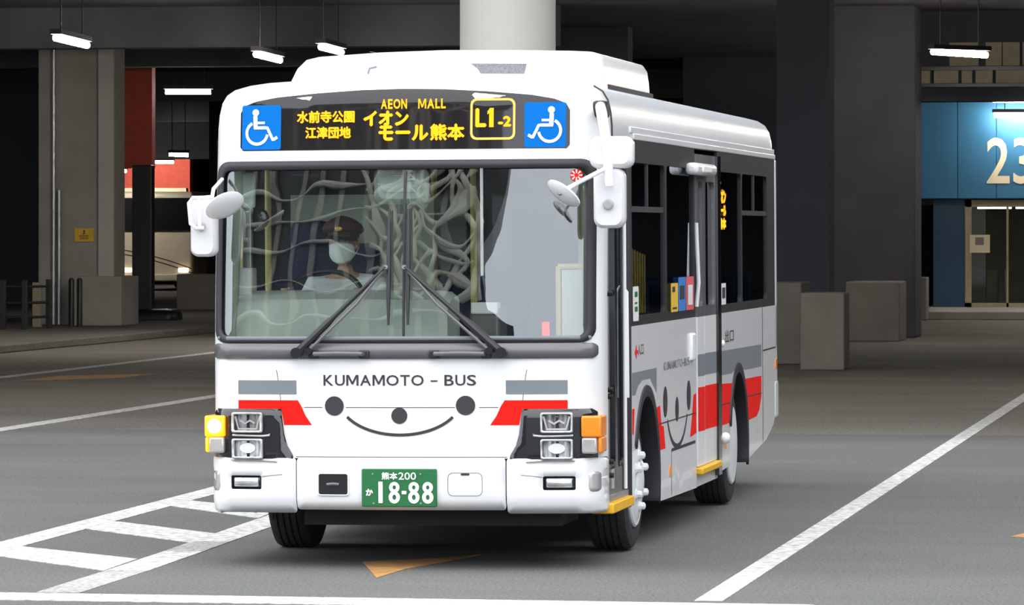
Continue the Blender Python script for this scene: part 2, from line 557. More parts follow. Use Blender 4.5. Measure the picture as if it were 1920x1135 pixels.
# round column at the edge of the hall, and the square pillars further in
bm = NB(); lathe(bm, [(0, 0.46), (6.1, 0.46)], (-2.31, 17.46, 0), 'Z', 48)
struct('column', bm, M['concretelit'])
pl = bpy.data.objects.new('pillar', None); COL.objects.link(pl); pl.location = (-18.0, 60.3, 0.13); pl['kind'] = 'structure'
def local(bm, o):
    bmesh.ops.translate(bm, vec=-Vector(o.location), verts=bm.verts)
    return bm
bm = NB(); box(bm, -18.78, -17.25, 60.4, 61.2, 0.13, 6.1); obj('shaft', local(bm, pl), M['concrete'], pl, smooth=False, bevel=0.02)
bm = NB(); box(bm, -17.95, -16.95, 59.75, 61.1, 0.13, 1.08); obj('plinth', local(bm, pl), M['concrete'], pl, smooth=False, bevel=0.02)
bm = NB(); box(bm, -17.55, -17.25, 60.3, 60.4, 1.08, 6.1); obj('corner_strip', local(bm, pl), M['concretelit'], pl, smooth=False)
bm = NB(); box(bm, -2.57, -1.76, 43.8, 44.6, 0, 6.1); struct('pillar_dark', bm, M['darkwall'], smooth=False)
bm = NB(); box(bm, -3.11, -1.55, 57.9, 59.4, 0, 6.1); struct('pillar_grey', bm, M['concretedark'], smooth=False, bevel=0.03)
bm = NB(); box(bm, -9.0, -3.4, 82.5, 83.2, 0, 6.1); struct('wall_behind', bm, M['darkwall'], smooth=False)

for x, lab in ((-18.45, 'thin metal downpipe on the brown pillar, the outer of the pair'), (-18.34, 'thin metal downpipe on the brown pillar, the one nearer the yellow notice')):
    bm = NB(); tube(bm, [(x, 60.33, 0.14), (x, 60.33, 5.9)] if x < -18.4 else [(x, 60.33, 0.14), (x, 60.33, 2.75)], 0.035)
    tag(obj('downpipe', bm, M['steel']), lab, 'pipe', 'downpipes on the brown pillar')

t = thing('notice_sign', 'small yellow notice plate fixed to the brown concrete pillar', 'sign', (-17.85, 60.36, 1.75))
bm = NB(); box(bm, -0.19, 0.19, 0.0, 0.03, 0, 0.26); obj('plate', bm, M['notice'], t, smooth=False)
bm = NB()
mp = lambda u, v: (u, -0.004, v)
sheet(bm, circle(0.0, 0.205, 0.018), mp, 0.02)
sheet(bm, [(-0.03, 0.15), (0.03, 0.15), (0.0, 0.19)], mp, 0.02)
for i in range(3):
    sheet(bm, [(-0.1 + 0.01 * i, 0.11 - 0.03 * i), (0.1 - 0.01 * i, 0.11 - 0.03 * i), (0.1 - 0.01 * i, 0.122 - 0.03 * i), (-0.1 + 0.01 * i, 0.122 - 0.03 * i)], mp, 0.05)
obj('symbol', bm, M['ink'], t, smooth=False)

t = thing('railing', 'low black railing beside the brown pillar on the platform', 'railing', (-18.3, 56.5, 0.13))
for x, y in ((-19.6, 56.3), (-18.35, 56.4), (-17.95, 56.45), (-17.75, 57.4)):
    bm = NB(); box(bm, x - 0.05, x + 0.05, y - 0.05, y + 0.05, 0.13, 1.05); obj('post', local(bm, t), M['black'], t, smooth=False, bevel=0.01)
for z in (0.35, 0.62, 0.92):
    bm = NB(); tube(bm, [(-20.5, 56.25, z), (-18.35, 56.4, z), (-17.95, 56.45, z), (-17.75, 57.4, z)], 0.025)
    obj('rail', local(bm, t), M['black'], t)
bm = NB(); box(bm, -18.32, -18.15, 58.3, 58.4, 0.13, 0.98)
tag(obj('guide_post', bm, M['louvre'], smooth=False, bevel=0.01), 'pale flat marker post standing between black railing and brown pillar', 'post')
for i, x in enumerate((-17.74, -17.58)):
    bm = NB(); tube(bm, [(x, 59.0, 0.13), (x, 59.0, 1.02), (x, 59.0, 1.06)], [0.055, 0.055, 0.03], 14)
    tag(obj('bollard', bm, M['black']), ('dark bollard in front of the brown pillar, the one nearer the downpipes', 'dark bollard in front of the brown pillar, the one nearer its corner strip')[i], 'bollard', 'pair of dark bollards')

# dark red panel and the black post below it
bm = NB(); box(bm, -19.4, -18.75, 69.4, 69.7, 3.3, 6.1)
tag(obj('wall_panel', bm, M['redwall'], smooth=False), 'dark red wall panel hanging above the black post beyond the brown pillar', 'panel')
t = thing('signal_post', 'wide black post with a bulging foot under the red panel', 'post', (-18.0, 65.5, 0))
bm = NB(); box(bm, -18.2, -17.79, 65.5, 65.8, 0.2, 3.31); obj('shaft', local(bm, t), M['black'], t, smooth=False, bevel=0.02)
bm = NB(); box(bm, -18.25, -17.2, 65.0, 65.9, 0.0, 0.36); obj('foot', local(bm, t), M['black'], t, bevel=0.15, seg=4)

# concrete barriers
def barrier(x0, x1, y0, y1, h, lab):
    bm = NB(); box(bm, x0, x1, y0, y1, 0, h)
    tag(obj('concrete_barrier', bm, M['barrier'], smooth=False, bevel=0.025), lab, 'barrier', 'concrete barrier blocks')
barrier(-1.62, -1.0, 38.1, 38.9, 1.09, 'dark concrete block standing in front of the black pillar behind the bus')
barrier(-2.6, -1.89, 40.9, 42.2, 1.2, 'concrete block half hidden by the rear corner of the white bus')
barrier(-2.55, -1.6, 55.0, 56.5, 1.06, 'wide brown concrete block at the foot of the grey pillar')
barrier(-3.15, -2.58, 74.2, 75.0, 0.95, 'concrete block at the end of the platform under the blue board')
barrier(-20.4, -19.4, 78.4, 79.6, 0.95, 'concrete block in front of the cream coach beside the mirror of the bus')

# ------------------------------------------------------------------ lamps
def lamp(p0, p1, label, drop=0.25, mt='tube'):
    p0, p1 = Vector(p0), Vector(p1)
    c = (p0 + p1) / 2
    t = thing('fluorescent_lamp', label, 'lamp', c, 'tube lamps under the hall ceiling')
    d = (p1 - p0).normalized()
    h = (p1 - p0) / 2
    bm = NB(); tube(bm, [-h, h], 0.055, 12); obj('tube', bm, M[mt], t)
    ang = math.atan2(d.y, d.x)
    L = h.length
    bm = NB(); box(bm, -L - 0.04, L + 0.04, -0.09, 0.09, 0.06, 0.14, Matrix.Rotation(ang, 4, 'Z')); obj('housing', bm, M['concretedark'], t, smooth=False)
    for s in (-0.7, 0.7):
        q = d * L * s
        bm = NB()
        tube(bm, [(q.x, q.y, 0.13), (q.x, q.y, 6.09 - c.z)], 0.012, 6)
        obj('rod', bm, M['black'], t)
    return t
lamp((-13.998, 44.072, 5.0), (-14.259, 46.964, 5.0), 'slanting lit tube lamp above the brown pillar')
lamp((-12.372, 51.177, 5.0), (-12.545, 53.889, 5.0), 'slanting lit tube lamp over the roof edge of the bus')
lamp((-10.609, 48.234, 5.0), (-10.733, 50.498, 5.0), 'short lit tube lamp directly above the roof housing of the bus')
lamp((-18.96, 71.45, 5.0), (-18.0, 71.7, 5.0), 'long level lit tube lamp beside the dark red panel')
lamp((-34.27, 131.76, 4.4), (-33.52, 131.88, 4.4), 'small lit tube lamp in front of the bright red wall, the lower one')
lamp((-28.42, 110.43, 4.3), (-27.85, 110.52, 4.28), 'small lit tube lamp near the bright red wall, the upper one')
lamp((-0.96, 54.18, 5.09), (-0.08, 55.14, 5.06), 'lit tube lamp beside the beige baffle panels')
lamp((-1.2, 75.43, 4.85), (0.28, 75.68, 4.82), 'lit tube lamp above the number board, the upper one')
lamp((-1.48, 80.4, 4.64), (0.14, 80.6, 4.64), 'lit tube lamp shining onto the blue number board')

for i, (x, y) in enumerate(((-18, 26), (-10, 26), (-2, 24), (6, 24), (-4, 31), (4, 31))):  # unseen overhead lamps, added to light the near floor and bus roof
    lamp((x - 0.9, y, 5.0), (x + 0.9, y, 5.0), 'unseen added lamp over the lane, ' + ('above the open hall edge beside the railing side', 'above the lane paint left of the round column', 'just behind the round column', 'above the lane line beside the bus', 'second row above the bus path', 'second row above the outer lane line')[i])
for i, y in enumerate((61, 67.5, 73)):  # unseen lamps, added to brighten the platform, blocks and wall
    lamp((2.2, y, 4.9), (3.6, y, 4.9), 'unseen added lamp in front of the blue board, ' + ('level with the beige baffle panels', 'between baffle panels and platform kerb', 'close to the platform kerb')[i])
lamp((-33.2, 118.0, 3.9), (-31.7, 118.0, 3.9), 'unseen lamp added to light the cream coach, hidden behind the brown pillar')  # unseen lamp, added to brighten the coach front
lamp((-35.6, 132.3, 4.5), (-34.4, 132.3, 4.5), 'unseen lamp added to light the red wall, hidden behind the black post')  # unseen lamp, added to brighten the red wall

# beige baffle panels on the right
t = thing('baffle_row', 'double row of beige ceiling baffle panels beside the lit tube', 'panel', (-0.9, 60.2, 4.7))
def panelrow(xs, z0, z1, y):
    for x0, x1 in xs:
        bm = NB(); box(bm, x0, x1, y, y + 0.08, z0, z1); obj('panel', local(bm, t), M['louvre'], t, smooth=False)
panelrow([(-2.05, -1.72), (-1.66, -1.45), (-1.38, -0.92), (-0.86, -0.66), (-0.6, -0.28), (-0.22, 0.5)], 4.73, 4.97, 60.2)
panelrow([(-1.1, -0.55), (-0.42, -0.12), (-0.10, 0.22), (0.27, 0.7)], 5.06, 5.5, 60.35)
bm = NB(); box(bm, -2.2, 1.2, 60.1, 60.5, 4.97, 5.04); box(bm, -2.2, 1.2, 60.1, 60.5, 4.66, 4.72); obj('rail', local(bm, t), M['black'], t, smooth=False)
bm = NB(); box(bm, -2.2, 1.2, 60.45, 60.55, 4.66, 6.1); obj('backing', local(bm, t), M['darkwall'], t, smooth=False)
bm = NB(); box(bm, -2.3, 6, 62.2, 63.0, 4.45, 4.72); struct('beam', bm, M['darkwall'], smooth=False)

# blue number board, wall and glazed door under it
t = thing('number_board', 'large blue board reading 23 above the glazed door', 'sign', (-1.5, 80.9, 2.72))
bm = NB()
for i in range(6):
    x = -3.25 + i * 0.9
    box(bm, x, x + 0.885, 80.9, 81.0, 2.72, 4.98)
obj('panel', local(bm, t), M['boardblue'], t, smooth=False)
mp = lambda u, v: (u + 1.5, -0.012, v - 2.72)
letters('numerals', '23', (-1.68, -0.62, 3.05, 4.13), mp, M['number'], t, 0.012)
bm = NB(); box(bm, -3.3, 8, 81.02, 81.6, 2.70, 6.1); struct('wall_bay', bm, M['darkwall'], smooth=False)
bm = NB(); box(bm, -2.95, -2.22, 81.3, 81.9, 0.18, 2.72); struct('wall_blue', bm, M['deepblue'], smooth=False)
bm = NB(); box(bm, 0.1, 8, 81.3, 81.9, 0.18, 2.72); struct('wall_shop', bm, M['darkwall'], smooth=False)
bm = NB(); box(bm, -3.3, 8, 86, 86.3, 0.18, 2.75); struct('wall_shop_back', bm, M['concrete'], smooth=False)
bm = NB(); box(bm, -3.3, 8, 81.9, 86.3, 2.58, 2.8); struct('ceiling_shop', bm, M['darkwall'], smooth=False)
dr = bpy.data.objects.new('door_1', None); COL.objects.link(dr); dr.location = (-1.2, 81.35, 0.18); dr['kind'] = 'structure'
bm = NB()
for x0, x1, z0, z1 in ((-2.21, -2.06, 0.18, 2.68), (-0.28, -0.15, 0.18, 2.68), (-2.21, -0.15, 2.52, 2.68), (-2.21, -0.15, 0.18, 0.28), (-1.25, -1.2, 0.18, 2.52)):
    box(bm, x0, x1, 81.30, 81.40, z0, z1)
obj('door_frame', local(bm, dr), M['louvre'], dr, smooth=False)
bm = NB(); box(bm, -2.06, -0.28, 81.34, 81.35, 0.28, 2.52); obj('door_pane', local(bm, dr), M['tinted'], dr, smooth=False)
bm = NB(); box(bm, -2.0, -1.2, 82.5, 82.56, 2.48, 2.58); tag(obj('strip_light', bm, emission('shop_light', (1, 0.78, 0.5), 2.2), smooth=False), 'warm strip light inside the glazed door, its nearer half', 'lamp', 'warm strip lights behind the glazed door')
bm = NB(); box(bm, -1.1, -0.3, 82.5, 82.56, 2.48, 2.58); tag(obj('strip_light', bm, bpy.data.materials['shop_light'], smooth=False), 'warm strip light inside the glazed door, its outer half', 'lamp', 'warm strip lights behind the glazed door')
t = thing('notice_board', 'beige framed notice fixed inside the glazed door by its frame', 'sign', (-1.85, 81.30, 1.45))
bm = NB(); box(bm, -0.25, 0.22, -0.05, -0.02, 0, 0.42); obj('board', bm, M['number'], t, smooth=False)
bm = NB(); box(bm, -0.12, 0.08, -0.06, -0.05, 0.18, 0.36); obj('picture', bm, M['barrier'], t, smooth=False)
bm = NB(); box(bm, -1.83, -1.55, 83.0, 83.3, 0.18, 1.02); tag(obj('counter', bm, M['louvre'], smooth=False, bevel=0.02), 'small beige counter seen through the glazed door', 'counter')
bm = NB(); tube(bm, [(-1.35, 82.6, 0.18), (-1.35, 82.6, 1.05)], 0.03); lathe(bm, [(0, 0.14), (0.03, 0.14)], (-1.35, 82.6, 0.18), 'Z', 20)
tag(obj('queue_post', bm, M['steel']), 'thin metal queue post behind the glazed door', 'post')

# lit red wall, cream band and the coach far behind
bm = NB(); box(bm, -36.5, -33.6, 134.7, 135.2, 2.6, 6.1)
struct('wall_red', bm, M['redwall'], smooth=False)
bm = NB(); box(bm, -36.0, -33.5, 133.7, 134.0, 3.25, 3.5)
struct('beam_cream', bm, M['cream'], smooth=False)
bm = NB(); box(bm, -38, -29.5, 122, 122.6, 4.35, 6.1)
struct('beam_coach_bay', bm, M['darkwall'], smooth=False)
co = thing('coach', 'cream coach with dark windscreen parked far behind beside the black post', 'bus', (-31.25, 120.1, 0))
bm = NB()
box(bm, -1.25, 1.25, 0.05, 11.5, 0.35, 3.25)
obj('body', bm, M['coachwhite'], co, bevel=0.12, seg=4)
bm = NB(); box(bm, -1.17, 1.17, -0.02, 0.1, 1.95, 3.05); obj('windshield', bm, M['gloss'], co, bevel=0.05, smooth=False)
bm = NB(); box(bm, -1.24, 1.24, -0.10, 0.3, 0.32, 0.55); obj('bumper', bm, M['coachwhite'], co, bevel=0.04)
for s in (-1, 1):
    bm = NB(); box(bm, s * 0.95 - 0.17, s * 0.95 + 0.17, -0.12, 0.0, 0.6, 0.76); obj('headlight', bm, emission('coach_headlight_lens', (1, 0.85, 0.6), 0.5) if s < 0 else bpy.data.materials['coach_headlight_lens'], co, bevel=0.03)
    bm = NB()
    for y in (2.5, 8.3):
        lathe(bm, [(0, 0.3), (0.0, 0.48), (0.25, 0.48), (0.25, 0.3)], (s * 1.2 - 0.13, y, 0.48), 'X', 24)
    obj('wheel', bm, M['tyre'], co)
bm = NB()
for dz in (0, -0.14):
    ribbon(bm, [(-1.2 + 0.2 * i, 1.35 + dz - 0.028 * i - 0.002 * i * i) for i in range(13)], 0.035, lambda u, v: (u, 0.045, v))
obj('stripe', bm, M['cap'], co, smooth=False)

# ------------------------------------------------------------------ invented street building, unseen, shaped for the windscreen reflection
bd = thing('building', 'invented street building, unseen, its curved pale ribs shaped for the windscreen reflection', 'building', (-40, -76, 0))
bm = NB()
edge = [(41.2, 28), (40.6, 23), (39.8, 20.5), (38.2, 18), (37.0, 16), (36.6, 14), (36.8, 12), (37.3, 10), (38.0, 8.6), (40, 8.2), (42.6, 7.6), (43, 6), (43, 0)]  # outline shaped for the reflected sky edge and a low dark hedge
ol = [(-40, 0), (-40, 28)] + edge
sheet(bm, ol, lambda u, v: (u, 0, v), 4.0)
ret = bmesh.ops.extrude_face_region(bm, geom=bm.faces[:])
bmesh.ops.translate(bm, vec=(0, -14, 0), verts=[v for v in ret['geom'] if isinstance(v, bmesh.types.BMVert)])
obj('facade', bm, mat('facade_dark_glazing', (0.035, 0.037, 0.035), 0.5, vary=0.5, scale=0.35), bd, smooth=False)
bm = NB()
for i in range(20):
    x = -38 + i * 4.1
    if x < 35.5:
        box(bm, x, x + 0.9, 0.0, 0.5, 0, 27)
obj('pier', bm, mat('facade_pier', (0.25, 0.24, 0.20), 0.8, vary=0.3, scale=0.4), bd, smooth=False)
bm = NB()
for z in (4.0, 8.0, 12.0, 15.6, 19.2, 22.8, 26.4):
    tube(bm, [(-40 + 2.0 * i, 0.7, z + 0.25 * math.sin(i * 0.9 + z)) for i in range(38)], [0.18 + 0.1 * math.sin(i) for i in range(38)], 8)
obj('floor_band', bm, mat('facade_band', (0.45, 0.45, 0.40), 0.8, vary=0.3, scale=0.5), bd)
bm = NB()
for k in range(11):
    x = 22 + k * 1.5 + random.uniform(-0.8, 0.8)
    ph = random.uniform(0, 6)
    am = random.uniform(1.2, 3.2)
    p = []
    for i in range(30):
        z = 10 + i * 0.58
        xx = x + am * math.sin(z * 0.42 + ph) + 0.7 * math.sin(z * 1.1 + ph * 2)
        p.append((min(xx, 36.4 + 0.2 * math.sin(z)), 1.2 + 0.3 * math.sin(i), z))
    tube(bm, p, [0.16 + 0.34 * abs(math.sin(i * 0.33 + ph)) for i in range(30)], 8)
for k in range(6):
    z0 = 10 + k * 2.6
    p = [(20 + i * 0.66, 1.4, z0 + 1.3 * math.sin(i * 0.45 + k) + 0.10 * i) for i in range(25)]
    tube(bm, p, [0.12 + 0.2 * abs(math.sin(i * 0.5 + k)) for i in range(25)], 8)
obj('rib', bm, mat('facade_rib', (0.50, 0.49, 0.40), 0.8, vary=0.3, scale=0.5), bd)

# ================================================================== the bus
HW = 1.1575
bus = thing('bus', 'white city bus with red and grey bands and a drawn smiling face', 'bus')
bus.rotation_euler = (0, -0.006, 0)

# outline of the body seen from the front (right half, then mirrored)
half = [(HW, 0.0), (HW, 2.46), (1.157, 2.56), (1.150, 2.64), (1.134, 2.71), (1.104, 2.760), (1.052, 2.793), (0.97, 2.814), (0.85, 2.829), (0.6, 2.842), (0.3, 2.851), (0.15, 2.853), (0, 2.853)]
SIL = half + [(-x, z) for x, z in half[-2::-1]]

def lean(z):
    y = 0 if z < 1.23 else (z - 1.23) * 0.09
    if 1.23 < z < 2.43:
        y -= 0.017 * (1 - ((z - 1.83) / 0.6) ** 2)
    return y

def FY(x, z):
    """depth of the front face of the bus at x, z"""
    y = 0.07 * x * x + lean(z)
    d = sdist((x, z), SIL, False) if (abs(x) > 0.9 or z > 2.55) else 1.0
    ra, rb = 0.13, 0.24
    if d < ra:
        y += rb * (1 - math.sqrt(max(0, 1 - ((ra - d) / ra) ** 2)))
    return y

def front(off=0.0):
    return lambda x, z: Vector((x, FY(x, z) - off, z))

def side(off=0.0):
    return lambda y, z: Vector((HW + off, y, z))

# ---- front mask with the windscreen opening
WIN = rrect(-1.105, 1.105, 1.315, 2.35, 0.07)
ol = [p for p in SIL if p[1] > 0.65]
ol = [(HW, 0.64)] + ol + [(-HW, 0.64)]
extra = []
dl = dens(ol, 0.05, False)
for i, p in enumerate(dl):
    a = dl[max(0, i - 1)]
    b = dl[min(len(dl) - 1, i + 1)]
    dx, dz = b[0] - a[0], b[1] - a[1]
    l = math.hypot(dx, dz)
    for d in (0.007, 0.022, 0.045, 0.075, 0.11):
        extra.append((p[0] - dz / l * d, p[1] + dx / l * d))
bm = NB()
sheet(bm, ol, front(), 0.05, [WIN], extra)
bm.edges.ensure_lookup_table()
rim_e = [e for e in bm.edges if e.is_boundary and all(sdist((v.co.x, v.co.z), SIL, False) < 0.002 for v in e.verts)]
ret = bmesh.ops.extrude_edge_only(bm, edges=rim_e)
for v in ret['geom']:
    if isinstance(v, bmesh.types.BMVert):
        v.co.y = max(v.co.y + 0.01, 0.36 if v.co.z < 2.42 else 0.56)
obj('front_mask', bm, M['white'], bus, angle=50)

# ---- windscreen, rubber, divider
bm = NB()
sheet(bm, rrect(-1.10, 1.10, 1.32, 2.345, 0.066), front(-0.012), 0.06)
ws = obj('windshield', bm, M['windscreen'], bus)
bm = NB()
sheet(bm, rrect(-1.118, 1.118, 1.305, 2.362, 0.08), front(0.006), 0.06, [rrect(-1.078, 1.078, 1.345, 2.312, 0.05)])
obj('windshield_rubber', bm, M['rubber'], bus, solid=0.012)
bm = NB()
sheet(bm, rrect(0.016, 0.030, 1.345, 2.30, 0.003, 2), front(0.006), 0.06)
obj('windshield_divider', bm, M['rubber'], bus, solid=0.008)
bm = NB()
sheet(bm, rrect(-1.10, 1.10, 1.322, 1.345, 0.008, 3), front(0.012), 0.06)
obj('windshield_sill', bm, M['grey'], bus, solid=0.006)

# ---- dark apron under the windscreen, grab handles, wipers
bm = NB()
sheet(bm, rrect(-1.128, 1.128, 1.215, 1.303, 0.03), front(0.008), 0.06)
obj('apron', bm, M['apron'], bus, solid=0.012)
for a, b in ((-0.506, -0.205), (0.203, 0.506)):
    bm = NB()
    f = front(0.06)
    g = front(0.0)
    tube(bm, [g(a, 1.24), f(a + 0.01, 1.245), f((a + b) / 2, 1.248), f(b - 0.01, 1.245), g(b, 1.24)], 0.0125, 10)
    h = obj('grab_handle', bm, M['apron'], bus)
    bm = NB()
    for x in (a, b):
        p = front(0.02)(x, 1.24)
        box(bm, p.x - 0.03, p.x + 0.03, p.y - 0.012, p.y + 0.02, 1.215, 1.265)
    obj('mount', bm, M['black'], h, bevel=0.008)
for px, tx, bx in ((-0.602, -0.075, -0.062), (0.600, 0.035, 0.052)):
    f = front(0.05)
    s = -1 if px < 0 else 1
    bm = NB()
    P, T = f(px, 1.25), front(0.055)(tx, 1.745)
    tube(bm, [P, P.lerp(T, 0.35), P.lerp(T, 0.42), T], [0.024, 0.021, 0.014, 0.011], 8)
    w = obj('wiper', bm, M['black'], bus)
    bm = NB()
    Q = f(px - s * 0.07, 1.262)
    tube(bm, [Q, Q.lerp(T + Vector((0, 0, -0.05)), 0.62), T], 0.0095, 6)
    obj('link_rod', bm, M['apron'], w)
    bm = NB()
    tube(bm, [front(0.03)(bx, z) for z in (1.41, 1.55, 1.7, 1.85, 2.0, 2.08)], [0.007, 0.012, 0.014, 0.012, 0.009, 0.006], 8)
    obj('blade', bm, M['black'], w)
    bm = NB()
    tube(bm, [front(0.012)(px, 1.25), front(0.075)(px, 1.25)], 0.032, 16)
    tube(bm, [front(0.012)(px - s * 0.07, 1.262), front(0.07)(px - s * 0.07, 1.262)], 0.022, 14)
    obj('pivot', bm, M['gloss'], w)
    bm = NB()
    tube(bm, [front(0.03)(tx, 1.73), front(0.06)(tx, 1.745)], 0.014, 10)
    obj('tip', bm, M['apron'], w)

# ---- destination sign
arch = [(-0.972, 2.445), (-0.972, 2.645), (-0.95, 2.685), (-0.88, 2.712), (-0.75, 2.735), (-0.5, 2.757), (-0.25, 2.772), (0, 2.777)]
arch = [(-0.955, 2.425)] + arch + [(-x, z) for x, z in arch[-2::-1]] + [(0.955, 2.425)]
bm = NB()
sheet(bm, arch, front(0.004), 0.05)
sg = obj('destination_sign', bm, M['signglass'], bus)
LF = front(0.009)
def led(t, r, b=0.012, m='led'):
    letters('lettering', t, r, LF, M[m], sg, 0.0, b)
K = 0.014
led('水前寺公園', (-0.642 + K, -0.295 + K, 2.582, 2.654), 0.0028)
led('江津団地', (-0.591 + K, -0.317 + K, 2.491, 2.561), 0.0028)
chars('AEON', (-0.140 + K, 0.014 + K, 2.660, 2.717), LF, M['led'], sg, 0.03)
chars('MALL', (0.080 + K, 0.241 + K, 2.660, 2.717), LF, M['led'], sg, 0.03)
led('イオン', (-0.244 + K, 0.025 + K, 2.560, 2.651), 0.0055)
led('モール', (-0.153 + K, 0.142 + K, 2.474, 2.568), 0.005)
led('熊本', (0.150 + K, 0.353 + K, 2.474, 2.572), 0.0042)
led('L', (0.414 + K, 0.478 + K, 2.549, 2.659), 0.005)
bm = NB()
sheet(bm, [(0.494 + K, 2.549), (0.520 + K, 2.549), (0.520 + K, 2.660), (0.499 + K, 2.660), (0.484 + K, 2.640), (0.484 + K, 2.622), (0.494 + K, 2.630)], LF, 0.05)
obj('lettering', bm, M['led'], sg, smooth=False)
led('-2', (0.545 + K, 0.622 + K, 2.551, 2.613), 0.004)
bm = NB()
sheet(bm, rrect(0.385 + K, 0.645 + K, 2.476, 2.716, 0.035, 3), LF, 0.05, [rrect(0.398 + K, 0.632 + K, 2.489, 2.703, 0.026, 3)])
obj('route_frame', bm, M['ledglow'], sg)

def wheelchair(x0, x1, z0, z1, flip):
    bm = NB()
    sheet(bm, rrect(x0, x1, z0, z1, 0.012, 3), front(0.008), 0.04)
    st = obj('wheelchair_sticker', bm, M['blue'], bus)
    W, H = x1 - x0, z1 - z0
    def mp(u, v):
        if flip: u = 1 - u
        return front(0.011)(x0 + u * W, z0 + v * H)
    bm = NB()
    sheet(bm, circle(0.35, 0.835, 0.085, 0.085 * W / H * 1.0, 20), mp, 0.1)
    ribbon(bm, [(0.34, 0.76), (0.345, 0.62), (0.355, 0.48)], 0.105, mp)
    ribbon(bm, [(0.33, 0.605), (0.585, 0.605)], 0.055, mp)
    ribbon(bm, [(0.31, 0.495), (0.60, 0.495), (0.655, 0.49), (0.70, 0.40), (0.80, 0.215), (0.82, 0.23), (0.91, 0.28)], 0.07, mp)
    arc = []
    for k in range(25):
        q = math.radians(118 + (352 - 118) * k / 24)
        arc.append((0.39 + 0.265 * math.cos(q), 0.375 + 0.265 * 0.93 * math.sin(q)))
    ribbon(bm, arc, 0.07, mp)
    obj('pictogram', bm, M['picto'], st, smooth=False)
wheelchair(-0.962, -0.724, 2.430, 2.690, False)
wheelchair(0.712, 0.950, 2.430, 2.690, True)

# ---- film markings on the front
DF = front(0.0025)
for s in (-1, 1):
    bm = NB()
    sheet(bm, [(s * 0.615, 1.010), (s * 0.968, 1.010), (s * 0.968, 1.090), (s * 0.615, 1.090)], DF, 0.06)
    obj('grey_band', bm, M['grey'], bus)
    bm = NB()
    sheet(bm, [(s * 0.968, 0.915), (s * 0.968, 0.975), (s * 0.607, 0.975), (s * 0.585, 0.94), (s * 0.56, 0.885), (s * 0.523, 0.832), (s * 0.69, 0.832), (s * 0.705, 0.915)], DF, 0.06)
    obj('red_band', bm, M['red'], bus)
chars('KUMAMOTO - BUS', (-0.452, 0.444, 1.060, 1.122), front(0.003), M['ink'], bus, 0.012)
def mouth(bm, a, b, zt, zb, w, mp, n=28):
    c = (a + b) / 2
    h = (b - a) / 2
    pts = [(c + h * math.sin(q) / math.sin(1.05), zb + (zt - zb) * (1 - math.cos(q)) / (1 - math.cos(1.05))) for q in [-1.05 + 2.1 * k / n for k in range(n + 1)]]
    ribbon(bm, pts, w, mp)
bm = NB(); sheet(bm, circle(-0.388, 0.943, 0.056), front(0.004), 0.03); obj('smile_eye', bm, M['ink'], bus)
bm = NB(); sheet(bm, circle(0.382, 0.946, 0.056), front(0.004), 0.03); obj('smile_eye', bm, M['ink'], bus)
bm = NB(); sheet(bm, circle(-0.004, 0.887, 0.047), front(0.004), 0.03); obj('smile_nose', bm, M['ink'], bus)
bm = NB(); mouth(bm, -0.312, 0.308, 0.880, 0.776, 0.017, front(0.004)); obj('smile_mouth', bm, M['ink'], bus)
# panel gaps
G = front(0.0012)
def gap(pts, w, mp):
    bm = NB()
    ribbon(bm, pts, w, mp)
    obj('panel_gap', bm, M['ink'], bus, smooth=False)
for a, b in ((-0.57, -0.46), (-0.32, 0.32), (0.46, 0.57)):
    gap([(a + (b - a) * i / 8, 0.934) for i in range(9)], 0.004, G)
gap([(-0.62 + 1.24 * i / 16, 0.648) for i in range(17)], 0.004, G)
for s in (-1, 1):
    gap([(s * 0.735, 1.15), (s * 0.725, 1.09), (s * 0.712, 0.985), (s * 0.708, 0.92)], 0.0035, G)

